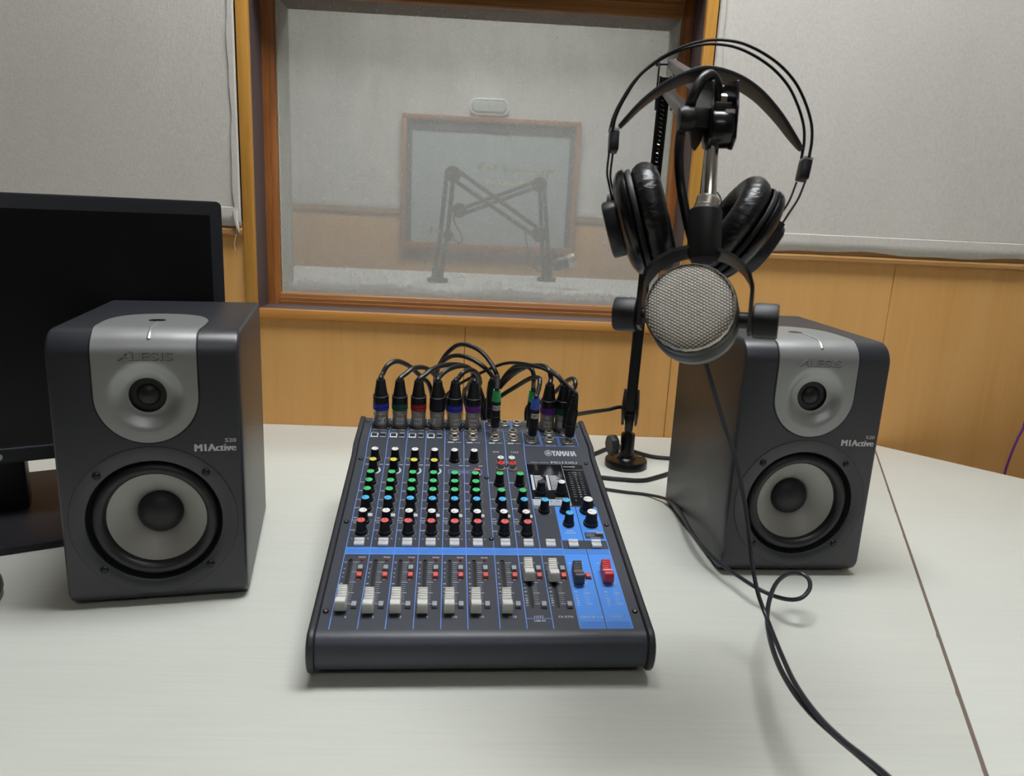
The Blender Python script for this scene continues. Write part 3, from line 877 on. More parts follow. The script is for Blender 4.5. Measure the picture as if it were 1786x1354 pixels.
# ------------------------------------------------------------------ desks
mit = Vector((-0.3827, -0.9239))            # mitre seam direction
S0 = Vector((0.775, WY - 0.007))            # seam at the back
def desk_top(poly, z0, z1, mt, name, parent):
    mb = MB().prism(poly, z0, z1, lambda u, v, w_: (u, v, w_))
    return mb.build(name, mt, parent, bevel=0.0012)
def sp_(t, off):                            # point on the seam, shifted sideways
    p = S0 + mit * t
    n = Vector((mit.y, -mit.x))
    return (p.x + n.x * off, p.y + n.y * off)
dk = thing('desk', 'cream laminate desk top carrying the mixer and both speakers', 'desk', (-0.3, 0.7, FLOOR))
desk_top([(-1.7, 0.12), sp_(1.30, 0.0014), sp_(0.0, 0.0008), (-1.7, WY - 0.007)], -0.028, 0.0, TABLE, 'desk_top', dk)
for xx in (-1.6, 0.0):
    MB().box(xx - 0.012, xx + 0.012, 0.2, WY - 0.03, FLOOR, -0.028).build('leg_panel', TABLE, dk)
MB().box(-1.588, -0.012, WY - 0.06, WY - 0.04, FLOOR + 0.2, -0.028).build('back_panel', TABLE, dk)
dk2 = thing('corner_desk', 'paler mitred desk segment to the right of the brown seam', 'desk', (1.1, 0.5, FLOOR))
e45 = Vector((0.7071, -0.7071))
B1 = S0 + e45 * 1.4
in45 = Vector((-0.7071, -0.7071))
B2 = B1 + in45 * 1.2
desk_top([sp_(1.30, -0.0016), tuple(B2), tuple(B1), sp_(0.0, -0.0010)], -0.028, 0.0006, TABLE2, 'desk_top', dk2)
q0 = S0 + e45 * 0.9 + in45 * 0.05
MB().bar((q0.x, q0.y, FLOOR), (q0.x, q0.y, -0.028), 0.04, 0.04, (1, 0, 0)).build('leg', TABLE2, dk2)
q0 = S0 + e45 * 0.9 + in45 * 1.1
MB().bar((q0.x, q0.y, FLOOR), (q0.x, q0.y, -0.028), 0.04, 0.04, (1, 0, 0)).build('leg', TABLE2, dk2)
# brown edge band that shows in the joint, with small chips
random.seed(3)
sm = MB()
vv, ff = [], []
n = 160
for i in range(n + 1):
    t = 1.29 * i / n
    wl = 0.0010 + (0.0012 if random.random() < 0.10 else 0) * random.random() + 0.0006 * t
    a, b = sp_(t, wl), sp_(t, -0.0010 - 0.0004 * t)
    vv += [(a[0], a[1], 0.0002), (b[0], b[1], 0.0008), (b[0], b[1], -0.02), (a[0], a[1], -0.02)]
for i in range(n):
    a = i * 4
    for k in range(4):
        ff.append((a + k, a + 4 + k, a + 4 + (k + 1) % 4, a + (k + 1) % 4))
sm.add(vv, ff)
sm.build('edge_band', mat('brown_edge', (112, 96, 86), 0.7), dk2)

# ------------------------------------------------------------------ loudspeakers
CABM = speckle('speaker_cabinet', (37, 39, 46), 0.40, 1500, 0.18, spec=0.75)
SILV = speckle('silver_paint', (162, 164, 164), 0.40, 3000, 0.12, metal=0.65)
CONE = mat('silver_cone', (164, 163, 158), 0.5, 0.3)
SURR = mat('surround_rubber', (30, 31, 35), 0.42)
RINGM = mat('woofer_ring', (36, 38, 43), 0.38)
CAPM = mat('dust_cap', (26, 29, 31), 0.5)
LETTER = mat('speaker_lettering', (226, 227, 226), 0.5)
HW, SH, SD, RT, RB = 0.0860, 0.2855, 0.2350, 0.024, 0.018
ZW, ZT = 0.0930, 0.2225          # woofer and tweeter heights
def arc(cy, cz, r, a0, a1, n):
    return [(cy + r * math.cos(R(a0 + (a1 - a0) * k / n)), cz + r * math.sin(R(a0 + (a1 - a0) * k / n))) for k in range(n + 1)]
def side_profile():
    p = [(SD, 0.003), (SD, SH)]
    p += arc(RT, SH - RT, RT, 90, 180, 9)
    p += arc(RB, 0.003 + RB, RB, 180, 270, 7)
    return p
def wrap(x, s, h=0.0):
    """unrolled front-over-top surface: s is height on the front, then round the edge, then along the top"""
    s1 = SH - RT
    s2 = s1 + RT * math.pi / 2
    if s <= s1:
        return (x, -h, s)
    if s <= s2:
        a = (s - s1) / RT
        return (x, RT - (RT + h) * math.cos(a), s1 + (RT + h) * math.sin(a))
    return (x, RT + (s - s2), SH + h)
STOP = SH - RT + RT * math.pi / 2
def plate_radius(th):
    """outline of the silver plate in the unrolled plane around the tweeter"""
    dx, ds = math.cos(th), math.sin(th)
    lo, hi = 0.01, 0.3
    send = STOP + (0.118 - RT)
    def inside(r):
        x, s = dx * r, ZT + ds * r
        if s < ZT:
            return math.hypot(x, s - ZT) < 0.0472
        hw = 0.0472 + 0.0022 * min(1, max(0, (s - STOP + 0.012) / 0.02))
        if s < STOP + 0.035:
            return abs(x) < hw
        t = (s - STOP - 0.035) / (send - STOP - 0.035)
        return t < 1 and abs(x) < hw * (1 - t ** 2.6) ** (1 / 2.2)
    for _ in range(40):
        mid = (lo + hi) / 2
        if inside(mid):
            lo = mid
        else:
            hi = mid
    return lo
def make_speaker(label, loc, yaw):
    t = thing('studio_speaker', label, 'speaker', loc, yaw, 'silver fronted studio speakers')
    L = dict(world=False)
    body = MB().prism(side_profile(), -HW, HW, lambda u, v, w_: (w_, u, v)).mesh('cabinet', CABM, bevel=0.005, bseg=3)
    cut = MB()
    Mf = frame((0, 0.0, ZW), (0, -1, 0), (1, 0, 0))
    cut.lathe([(0.0640, -0.05), (0.0640, 0.02)], 64, Mf)
    Mt = frame((0, 0.0, ZT), (0, -1, 0), (1, 0, 0))
    cut.lathe([(0.0445, -0.02), (0.0445, 0.02)], 48, Mt)
    me = boolean_cut(body, cut.mesh('cut', CABM))
    me.polygons.foreach_set('use_smooth', [True] * len(me.polygons))
    me.set_sharp_from_angle(angle=R(28))
    link('cabinet', me, t)
    # silver plate with the tweeter dish
    n, rings = 128, 44
    vv, ff = [], []
    for j in range(rings + 1):
        for k in range(n):
            th = 2 * math.pi * k / n
            ro = plate_radius(th)
            r0 = 0.0172
            u = j / rings
            r = r0 + (ro - r0) * u
            d = max(0.0, 1 - (r - r0) / 0.020)
            dep = 0.0065 * d * d * d * (d * (6 * d - 15) + 10)
            e = 0.0011 if j < rings else -0.0006
            vv.append(wrap(math.cos(th) * r, ZT + math.sin(th) * r, e - dep))
    for j in range(rings):
        for k in range(n):
            k2 = (k + 1) % n
            ff.append((j * n + k, j * n + k2, (j + 1) * n + k2, (j + 1) * n + k))
    pl = MB().add(vv, ff).build('face_plate', SILV, t, smooth=50, **L)
    # thin dark shadow gap round the plate
    gp = [wrap(math.cos(2 * math.pi * k / n) * (plate_radius(2 * math.pi * k / n) + 0.0005), ZT + math.sin(2 * math.pi * k / n) * (plate_radius(2 * math.pi * k / n) + 0.0005), 0.0) for k in range(n + 1)]
    MB().tube(gp, 0.0006, 6).build('plate_gap', BLACK, pl, **L)
    # raised maker's name on the plate
    nm = MB()
    fn = lambda u, v, w_: wrap(u, v, 0.0011 + w_)
    put_text(nm, 'A', fn, -0.0236, 0.2585, 0.0132, 'L', width=0.0120, extrude=0.06, shear=0.35)
    put_text(nm, 'LESIS', fn, -0.0118, 0.2585, 0.0112, 'L', width=0.0372, extrude=0.06)
    nm.build('raised_name', SILV, pl, smooth=20, **L)
    sh = MB()  # shadow of the raised letters, painted as a dark grey offset copy
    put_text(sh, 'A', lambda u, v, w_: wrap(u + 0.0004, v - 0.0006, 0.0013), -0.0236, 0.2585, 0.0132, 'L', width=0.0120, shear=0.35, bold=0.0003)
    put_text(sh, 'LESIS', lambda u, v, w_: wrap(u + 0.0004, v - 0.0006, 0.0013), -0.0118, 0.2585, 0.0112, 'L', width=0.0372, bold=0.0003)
    sh.build('painted_name_shadow', mat('name_shadow_grey', (58, 58, 60), 0.6), pl, smooth=0, **L)
    # status light slot and oval mark on the top
    st = [wrap(0.0030 + 0.0010 * math.sin(k / 14 * 2.0), STOP + 0.030 - k * 0.0036, 0.0006) for k in range(15)]
    MB().tube(st, 0.0019, 8).build('light_slot', mat('slot_silver', (176, 178, 180), 0.3, 0.6), pl, **L)
    ov = MB()
    vv = [wrap(0.0, STOP + 0.043, 0.0013)] + [wrap(0.0085 * math.cos(2 * math.pi * k / 24), STOP + 0.043 + 0.0075 * math.sin(2 * math.pi * k / 24), 0.0013) for k in range(24)]
    ov.add(vv, [(0, 1 + k, 1 + (k + 1) % 24) for k in range(24)])
    ov.build('oval_mark', mat('oval_chrome', (120, 124, 126), 0.12, 0.9), pl, **L)
    # tweeter
    tw = MB(Mt).lathe([(0.0174, -0.0085), (0.0166, -0.0105), (0.0125, -0.0115), (0.0118, -0.0105), (0.0108, -0.0082), (0.0085, -0.0060), (0.005, -0.0046), (0, -0.0042)], 40)
    tw.build('tweeter', BLACK, t, smooth=60, **L)
    # woofer
    MB(Mf).lathe([(0.0640, -0.004), (0.0640, -0.0004), (0.0648, 0.0005), (0.0784, 0.0005), (0.0786, -0.0008)], 96, None, False).build('woofer_ring', CABM, t, smooth=50, **L)
    MB(Mf).lathe([(0.0785, 0.0002), (0.0791, 0.00025)], 96, None, False).build('ring_groove', BLACK, t, **L)
    pr = [(0.0641, -0.002), (0.0628, -0.006), (0.0610, -0.0085), (0.0600, -0.0070)]
    pr += [(0.0540 + 0.0060 * math.cos(R(a)), -0.0070 + 0.0058 * math.sin(R(a))) for a in range(0, 181, 15)]
    pr += [(0.0478, -0.0090), (0.0472, -0.0100)]
    MB(Mf).lathe(pr, 96, None, False).build('surround', SURR, t, smooth=60, **L)
    MB(Mf).lathe([(0.0474, -0.0098), (0.0400, -0.0135), (0.0320, -0.0185), (0.0250, -0.0245), (0.0205, -0.0290)], 96, None, False).build('cone', CONE, t, smooth=60, **L)
    MB(Mf).lathe([(0.0222, -0.0285), (0.0222, -0.0262), (0.0205, -0.0222), (0.016, -0.0185), (0.009, -0.0160), (0.0, -0.0152)], 64).build('dust_cap', CAPM, t, smooth=60, **L)
    MB(Mf).lathe([(0.0640, -0.045), (0.0640, -0.046), (0, -0.046)], 48, None, False).build('basket', BLACK, t, **L)
    for sx in (-1, 1):
        for sz in (-1, 1):
            Ms = frame((sx * 0.0500, -0.0005, ZW + sz * 0.0500), (0, -1, 0), (1, 0.0, 0.35))
            s = MB(Ms).lathe([(0.0040, -0.001), (0.0040, 0.0008), (0.0032, 0.0018), (0.0, 0.0021)], 20)
            so = s.build('screw', BLACKS, t, smooth=50, **L)
            c = MB(Ms)
            c.box(-0.0019, 0.0019, -0.0005, 0.0005, 0.0017, 0.0022)
            c.box(-0.0005, 0.0005, -0.0019, 0.0019, 0.0017, 0.0022)
            c.build('screw_slot', BLACK, so, **L)
    # printed model name
    md = MB()
    f2 = lambda u, v, w_: (u, -0.0003 - w_, v)
    put_text(md, 'M1Active', f2, 0.0410, 0.1655, 0.0108, 'L', width=0.0385, bold=0.0006)
    put_text(md, '520', f2, 0.0800, 0.1745, 0.0058, 'R', width=0.0105, bold=0.0002)
    md.build('model_lettering', LETTER, t, smooth=0, **L)
    # rubber pad underneath
    MB().box(-HW + 0.004, HW - 0.004, 0.024, SD - 0.012, 0.0, 0.0040).build('rubber_pad', RUBBER, t, bevel=0.0015, **L)
    return t
make_speaker('grey studio speaker in front of the computer monitor', (-0.3205, 0.7099, 0.0), R(11.41))
make_speaker('grey studio speaker behind the hanging cord, right of the mixer', (0.3813, 0.8105, 0.0), R(2.81))

# ------------------------------------------------------------------ computer monitor
MY = R(27)
mr = Vector((-0.3417, 1.0044, 0))                  # right edge of the panel
me_ = Vector((math.cos(MY), math.sin(MY), 0))
mn = Vector((-math.sin(MY), math.cos(MY), 0))      # pointing away from the viewer
MW, MZ0, MZ1 = 0.545, 0.0838, 0.4070
mc = mr - me_ * (MW / 2)
mon = thing('computer_monitor', 'black computer monitor switched off, behind the speaker at the left', 'monitor', (mc.x, mc.y, 0), MY)
L = dict(world=False)
hw = MW / 2
def rrect(x0, x1, z0, z1, r, n=5):
    p = []
    for cx, cz, a0 in ((x1 - r, z1 - r, 0), (x0 + r, z1 - r, 90), (x0 + r, z0 + r, 180), (x1 - r, z0 + r, 270)):
        for k in range(n + 1):
            a = R(a0 + 90 * k / n)
            p.append((cx + r * math.cos(a), cz + r * math.sin(a)))
    return p
bz = mat('monitor_bezel', (24, 26, 31), 0.38)
MB().prism(rrect(-hw, hw, MZ0, MZ1, 0.007), 0.0, 0.018, lambda u, v, w_: (u, w_, v)).build('housing', bz, mon, bevel=0.0012, bseg=2, **L)
MB().prism(rrect(-hw + 0.05, hw - 0.05, MZ0 + 0.03, MZ1 - 0.04, 0.02), 0.016, 0.045, lambda u, v, w_: (u, w_, v)).build('rear_cover', bz, mon, bevel=0.006, **L)
sc = mat('screen_black', (10, 11, 14), 0.32, spec=0.3)
MB().box(-hw + 0.0145, hw - 0.0145, -0.0004, 0.001, MZ0 + 0.022, MZ1 - 0.0175).build('screen', sc, mon, **L)
MB().box(-hw, hw, -0.0022, 0.001, MZ0 + 0.0175, MZ0 + 0.0195).build('chin_edge', mat('chin_edge', (70, 74, 86), 0.3), mon, bevel=0.0004, **L)
vs0, fs0, a0, b0 = text_geo('O')
MB().lathe([(0.0, 0.0), (0.0045, 0.0), (0.0045, 0.0006), (0.0, 0.0006)], 20, frame((0.004, -0.0004, MZ0 + 0.0088), (0, -1, 0))).build('badge', MGREY, mon, **L)
MB().box(-0.045, 0.028, 0.035, 0.075, 0.008, MZ0 + 0.13).build('stand_neck', BLACK, mon, bevel=0.004, **L)
MB().prism(rrect(-0.135, 0.113, -0.085, 0.185, 0.012), 0.0, 0.0095, lambda u, v, w_: (u, v, w_)).build('stand_base', mat('stand_base', (40, 40, 46), 0.5, spec=0.25), mon, bevel=0.0015, **L)

# ------------------------------------------------------------------ mouse at the left edge
mo = thing('computer_mouse', 'black computer mouse cut off by the left edge of the picture', 'mouse', (-0.510, 0.690, 0))
def mouse_shell(mb, z0, z1, grow, top):
    n, k = 32, 8
    vv, ff = [], []
    for j in range(k + 1):
        u = j / k
        s = math.cos(u * math.pi / 2) ** 0.55 if top else 1.0
        z = z0 + (z1 - z0) * (math.sin(u * math.pi / 2) if top else u)
        for i in range(n):
            a = 2 * math.pi * i / n
            vv.append((-0.510 + math.cos(a) * (0.031 + grow) * s, 0.690 + math.sin(a) * (0.052 + grow) * s, z))
    for j in range(k):
        for i in range(n):
            i2 = (i + 1) % n
            ff.append((j * n + i, j * n + i2, (j + 1) * n + i2, (j + 1) * n + i))
    ff.append(tuple(range(n)))
    ff.append(tuple(k * n + i for i in range(n)))
    return mb.add(vv, ff)
mouse_shell(MB(), 0.0, 0.009, -0.001, False).build('base', mat('mouse_base', (120, 120, 118), 0.5), mo)
mouse_shell(MB(), 0.009, 0.036, 0.0, True).build('shell', BLACK, mo, smooth=60)
MB().lathe([(0.0, -0.003), (0.006, -0.003), (0.007, -0.002), (0.007, 0.002), (0.006, 0.003), (0, 0.003)], 20, frame((-0.510, 0.722, 0.030), (1, 0, 0))).build('scroll_wheel', RUBBER, mo)

# ------------------------------------------------------------------ boom arm
up3 = Vector((0, 0, 1))
arm = thing('boom_stand', 'black desk mounted boom arm with two long links holding the microphone', 'boom arm', (0.2535, 1.195, 0))
bx, by = 0.2535, 1.195
MB().lathe([(0.0355, 0.0), (0.0355, 0.011), (0.034, 0.0135), (0.0175, 0.0140), (0.0150, 0.0165), (0.0150, 0.018)], 48, frame((bx, by, 0), (0, 0, 1))).build('base_flange', BLACKS, arm)
for a in (20, 140, 260):
    p = (bx + 0.026 * math.cos(R(a)), by + 0.026 * math.sin(R(a)), 0.0135)
    MB().lathe([(0.0038, 0.0), (0.0038, 0.0012), (0.002, 0.0014), (0.0018, 0.0006), (0, 0.0006)], 16, frame(p, (0, 0, 1))).build('flange_screw', CHROME, arm)
MB().lathe([(0.0118, 0.014), (0.0118, 0.056), (0.0108, 0.058), (0.0066, 0.058)], 32, frame((bx, by, 0), (0, 0, 1))).build('socket', BLACKS, arm)
MB().lathe([(0.0061, 0.050), (0.0061, 0.066), (0.0050, 0.075)], 20, frame((bx, by, 0), (0, 0, 1))).build('pivot_pin', BLACKS, arm)
Mk = frame((bx - 0.0118, by - 0.004, 0.039), (-1, -0.25, 0))
MB(Mk).lathe([(0.0022, 0.0), (0.0022, 0.008)], 12).build('thumbscrew_shaft', NICKEL, arm)
MB(Mk).lathe([(0.006, 0.007), (0.0155, 0.009), (0.0165, 0.011), (0.0165, 0.020), (0.0150, 0.022), (0.0, 0.022)], 32, rfun=lambda r, h, a: r * (1 + 0.04 * math.cos(8 * a))).build('thumbscrew_knob', RUBBER, arm, smooth=40)
side = Vector((0.975, -0.22, 0)).normalized()          # axis of the joints
J0 = Vector((bx, by, 0.103))
E0 = Vector((0.2640, by, 0.6400))
for s in (-1, 1):
    Mj = frame(J0 + side * (s * 0.0098), side * s)
    MB(Mj).lathe([(0.0, -0.0008), (0.0295, -0.0008), (0.031, 0.0010), (0.030, 0.0030), (0.012, 0.0048), (0, 0.0048)], 40).build('joint_disc', BLACKS, arm)
MB().bar(J0 + Vector((0, 0, -0.040)), J0 + Vector((0, 0, -0.012)), 0.014, 0.018, side).build('joint_block', BLACKS, arm, bevel=0.002)
MB(frame(J0 + Vector((0, 0, -0.022)), side)).lathe([(0.0035, -0.0085), (0.0035, 0.0085)], 12).build('joint_pin', NICKEL, arm)
dl = (E0 - J0).normalized()
fw = side.cross(dl)
# lower link: two side plates, a web and a spring
for s in (-1, 1):
    MB().bar(J0 - dl * 0.018 + side * (s * 0.0076), E0 - dl * 0.020 + side * (s * 0.0076), 0.0025, 0.0165, side).build('link_plate', BLACKS, arm, bevel=0.0006, bseg=1)
MB().bar(J0 - dl * 0.018 - fw * 0.004, E0 - dl * 0.020 - fw * 0.004, 0.0135, 0.002, side).build('link_web', BLACKS, arm)
hx = []
A, B = J0 + dl * 0.36, J0 + dl * 0.50
for k in range(200):
    a = k / 199 * 2 * math.pi * 22
    hx.append(A + (B - A) * (k / 199) + (side * math.cos(a) + fw * math.sin(a)) * 0.0040)
MB().tube(hx, 0.0007, 5).build('spring', CHROME, arm)
for z in (0.30, 0.345, 0.44, 0.47):
    MB(frame(J0 + dl * z - fw * 0.0084, -fw)).lathe([(0.0016, 0.0), (0.0016, 0.0016), (0, 0.0018)], 10).build('rivet', NICKEL, arm)
# elbow plates
b1f, b2f = Vector(D['bar1f']), Vector(D['bar2f'])
b1n, b2n = Vector(D['bar1n']), Vector(D['bar2n'])
for s in (-1, 1):
    mb = MB()
    c0 = E0 + side * (s * 0.0115)
    out = []
    for k in range(24):
        a = 2 * math.pi * k / 24
        out.append((0.012 * math.cos(a), 0.020 * math.sin(a) + (-0.012 if math.sin(a) > 0 else -0.048)))
    mb.prism(out, -0.0014, 0.0014, lambda u, v, w_: tuple(c0 + fw * u + up3 * v + side * w_))
    mb.build('elbow_plate', BLACKS, arm, smooth=40)
for dz in (-0.002, -0.043):
    MB(frame(E0 + up3 * dz, side)).lathe([(0.0036, -0.0165), (0.0036, -0.014), (0.002, -0.0138), (0.002, 0.0138), (0.0036, 0.014), (0.0036, 0.0165)], 12).build('elbow_bolt', BLACK, arm)
# upper link: two parallel square tubes
for f_, n_ in ((b1f, b1n), (b2f, b2n)):
    d = (n_ - f_).normalized()
    MB().bar(f_ - d * 0.012, n_, 0.0125, 0.0125, side).build('link_tube', STEEL, arm, bevel=0.0012)
    MB().bar(f_ + (n_ - f_) * 0.02 + d.cross(side) * -0.0066, f_ + (n_ - f_) * 0.98 + d.cross(side) * -0.0066, 0.0035, 0.0006, side).build('tube_groove', BLACK, arm)
# end clamp
Cc = Vector(D['clamp'])
for s in (-1, 1):
    pts = []
    for u, v in ((-0.012, -0.016), (-0.004, -0.024), (0.008, -0.022), (0.014, -0.008), (0.040, 0.008), (0.042, 0.018), (0.034, 0.027), (0.016, 0.028), (-0.004, 0.026), (-0.010, 0.006)):
        pts.append((u, v))
    c0 = Cc + RIGHT * (s * 0.0092)
    fwd2 = Vector((0.02, 1, 0)).normalized()
    mb = MB()
    mb.prism(pts, -0.0011, 0.0011, lambda u, v, w_: tuple(c0 + fwd2 * u + up3 * v + RIGHT * w_))
    mb.build('clamp_plate', BLACKG, arm, bevel=0.0005, bseg=1)
Mc = frame(Cc + Vector((0, 0.002, -0.008)), RIGHT)
MB(Mc).lathe([(0.0, -0.0081), (0.0140, -0.0081), (0.0145, -0.0075), (0.0145, 0.0075), (0.0140, 0.0081), (0.0, 0.0081)], 32).build('clamp_hub', BLACKG, arm, smooth=40)
MB().bar(Cc + up3 * 0.004, Cc + up3 * 0.0105, 0.0130, 0.011, RIGHT).build('clamp_block', mat('clamp_block', (52, 46, 42), 0.5), arm, bevel=0.001)
MB(frame(Cc + up3 * 0.0105, (0, 0, 1))).lathe([(0.0045, 0.0), (0.0045, 0.0045), (0.003, 0.006), (0, 0.0062)], 6).build('clamp_nut', CHROME, arm, smooth=20)
MB().add([Cc + RIGHT * u + up3 * v + Vector((0, -0.0080, 0)) for u, v in ((0.0008, 0.0018), (0.0078, 0.0018), (0.0078, 0.0050), (0.0008, 0.0050))], [(0, 1, 2, 3)]).build('clamp_sticker', TAPE, arm, smooth=0)
aL = Vector(D['axleL'])
MB().bar(Cc - RIGHT * 0.0095 - up3 * 0.001, aL + RIGHT * 0.002 - up3 * 0.001, 0.0145, 0.016, up3).build('joint_arm', BLACK, arm, bevel=0.002)
MB(frame(aL + RIGHT * 0.003 - up3 * 0.001, -RIGHT)).lathe([(0.0086, -0.002), (0.0095, 0.0), (0.0095, 0.007), (0.008, 0.010), (0, 0.0105)], 24).build('tension_knob', BLACK, arm)
wg = Vector(D['wing'])
MB().prism([(-0.006, 0.007), (0.006, 0.009), (0.0035, -0.004), (-0.0005, -0.011), (-0.0035, -0.007)], -0.003, 0.003, lambda u, v, w_: tuple(wg + RIGHT * u + up3 * v + Vector((0, 1, 0)) * w_)).build('wing_lever', mat('dark_bronze', (58, 52, 46), 0.4), arm, bevel=0.001)
# link from tubes to the clamp
MB().bar(b1n - Vector((0, -0.004, 0.002)), Cc + Vector((0, 0.034, 0.016)), 0.012, 0.010, side).build('clamp_neck', BLACK, arm, bevel=0.001)
MB().bar(b2n - Vector((0, -0.004, 0)), Cc + Vector((-0.003, 0.030, 0.0)), 0.012, 0.010, side).build('clamp_neck', BLACK, arm, bevel=0.001)
# chrome stem
rb, rt = Vector(D['rodb']), Vector(D['rodt'])
MB(frame(rb - (rt - rb) * 0.02, rt - rb)).lathe([(0.0054, 0.0), (0.0054, (rt - rb).length * 1.10), (0.005, (rt - rb).length * 1.12), (0, (rt - rb).length * 1.12)], 24).build('chrome_stem', CHROME, arm)
mt_ = Vector(D['mountt'])
ax = (rb - mt_).normalized()
MB(frame(mt_ - ax * 0.001, rb - mt_)).lathe([(0.0092, 0.0), (0.0092, 0.003), (0.0086, 0.0035), (0.0092, 0.004), (0.0086, 0.0046), (0.0088, 0.0105), (0.0075, 0.0120), (0.005, 0.0125)], 28).build('threaded_collar', NICKEL, arm)
tie = [rb + RIGHT * (0.004 + 0.004 * math.sin(t * 3.1)) + Vector((0, -0.006 + 0.0 * t, 0.004 - 0.014 * t)) for t in [k / 10 for k in range(11)]]
MB().tube(tie, 0.0006, 5).build('tie_loop', BLACK, arm)

# ------------------------------------------------------------------ microphone
mF, mR = Vector(D['micF']), Vector(D['micR'])
axm = (mR - mF).normalized()                 # from the grille to the rear
mic = thing('broadcast_microphone', 'black broadcast microphone with a round silver mesh grille facing the viewer', 'microphone', tuple(Vector(D['yoke'])))
upm = (up3 - axm * up3.dot(axm)).normalized()
upm = (upm - RIGHT * 0.045).normalized()
rtm = axm.cross(upm) * -1
rtm = upm.cross(axm) * -1 if upm.cross(axm).dot(RIGHT) < 0 else upm.cross(axm)
Mm = Matrix((rtm, upm, axm)).transposed().to_4x4()
Mm.translation = mF
MB(Mm).lathe([(0.0300, 0.0068), (0.0328, 0.0070), (0.0332, 0.0085), (0.0332, 0.018), (0.0326, 0.019), (0.0332, 0.020), (0.0326, 0.0215), (0.0332, 0.023), (0.0326, 0.0245), (0.0332, 0.026), (0.0332, 0.036), (0.0328, 0.040)], 64, None, False).build('body', RUBBER, mic, smooth=40)
MB(Mm).lathe([(0.0329, 0.040), (0.0336, 0.041), (0.0336, 0.047), (0.0329, 0.048)], 64, None, False).build('grey_ring', mat('mic_ring', (120, 119, 112), 0.4), mic)
MB(Mm).lathe([(0.0328, 0.048), (0.0325, 0.056), (0.030, 0.066), (0.025, 0.074), (0.017, 0.080), (0.0, 0.080)], 64, None, False).build('rear_body', RUBBER, mic, smooth=40)
def dome(r):
    t = min(1.0, r / 0.0312)
    return 0.0055 * (1 - math.sqrt(max(0.0, 1 - t ** 2.6 * 0.98)))
MB(Mm).lathe([(0.0312, 0.007)] + [(0.0312 * math.cos(R(a)) ** 0.5 if a < 90 else 0.0, 0) for a in ()] + [(rr, dome(rr)) for rr in (0.0308, 0.030, 0.029, 0.027, 0.024, 0.018, 0.01, 0.0)], 64, None, False).build('grille_backing', mat('grille_brown', (104, 88, 78), 0.6, 0.2), mic, smooth=60)  # brown dome behind the silver beads
gr = MB(Mm)
GP = 0.00235
ca, sa = math.cos(R(-24)), math.sin(R(-24))
cnt = 0
for i in range(-22, 23):
    for j in range(-22, 23):
        u = (i + 0.5 * (j % 2)) * GP
        v = j * GP * 0.86
        x, y = u * ca - v * sa, u * sa + v * ca
        r = math.hypot(x, y)
        if r > 0.0314:
            continue
        z = dome(r)
        tl = (r / 0.031) ** 4 * 0.9
        nrm = Vector((x, y, 0)) * (tl / max(r, 1e-6)) + Vector((0, 0, -1)) * (1 - tl * 0.5)
        Mb = frame((x, y, z), nrm, (math.cos(R(-10)), math.sin(R(-10)), 0))
        a, b, h = 0.00122, 0.00084, 0.0006
        vv = [(a * math.cos(t) * q, b * math.sin(t) * q, h * w_) for q, w_ in ((1, -0.2), (0.75, 0.7)) for t in [k * math.pi / 4 for k in range(8)]] + [(0, 0, h)]
        ff = [(k, (k + 1) % 8, 8 + (k + 1) % 8, 8 + k) for k in range(8)] + [(8 + k, 8 + (k + 1) % 8, 16) for k in range(8)]
        gr.add(vv, ff, Mb)
        cnt += 1
gr.build('grille_mesh', mat('grille_silver', (244, 240, 230), 0.36, 0.1), mic, smooth=70, kind='stuff')
MB(Mm).lathe([(0.0312, 0.0022), (0.0320, 0.0038), (0.0320, 0.0072), (0.0309, 0.0074)], 96, None, False, rfun=lambda r, h, a: r * (1 + 0.006 * math.cos(72 * a))).build('grille_rim', NICKEL, mic)
# yoke strap
Yc = mF + axm * 0.036
pth = [(-0.0405, -0.010), (-0.0405, 0.012)]
for k in range(13):
    a = R(172 - 164 * k / 12)
    pth.append((0.0405 * math.cos(a) / math.cos(R(8)), 0.020 + 0.0320 * math.sin(a)))
pth += [(0.0405, 0.012), (0.0405, -0.010)]
yk = MB()
vv, ff = [], []
nP = len(pth)
for i, (u, v) in enumerate(pth):
    u2, v2 = pth[min(i + 1, nP - 1)]
    u1, v1 = pth[max(i - 1, 0)]
    tx_, ty_ = u2 - u1, v2 - v1
    ln = math.hypot(tx_, ty_)
    nx_, ny_ = ty_ / ln, -tx_ / ln
    hwid = 0.0125 if 2 < i < nP - 3 else 0.008
    for th, wd in ((0.0013, -hwid), (0.0013, hwid), (-0.0013, hwid), (-0.0013, -hwid)):
        vv.append(Yc + rtm * (u + nx_ * th) + upm * (v + ny_ * th) + axm * wd)
for i in range(nP - 1):
    for k in range(4):
        ff.append((i * 4 + k, i * 4 + (k + 1) % 4, i * 4 + 4 + (k + 1) % 4, i * 4 + 4 + k))
ff += [(0, 1, 2, 3), tuple((nP - 1) * 4 + k for k in range(4))]
yk.add(vv, ff)
yk.build('yoke', BLACK, mic, smooth=50)
for s in (-1, 1):
    Mk = frame(Yc + rtm * (s * 0.034), rtm * s, upm)
    MB(Mk).lathe([(0.006, -0.004), (0.006, 0.007)], 20).build('yoke_axle', BLACK, mic)
    MB(Mk).lathe([(0.011, 0.0085), (0.0132, 0.0095), (0.0136, 0.0115), (0.0136, 0.0245), (0.0126, 0.0265), (0.0, 0.0268)], 48,
                 rfun=lambda r, h, a: r * (1 - 0.05 * abs(math.cos(3 * a)))).build('yoke_knob', RUBBER, mic, smooth=30)
mb_, mtt = Vector(D['mountb']), Vector(D['mountt'])
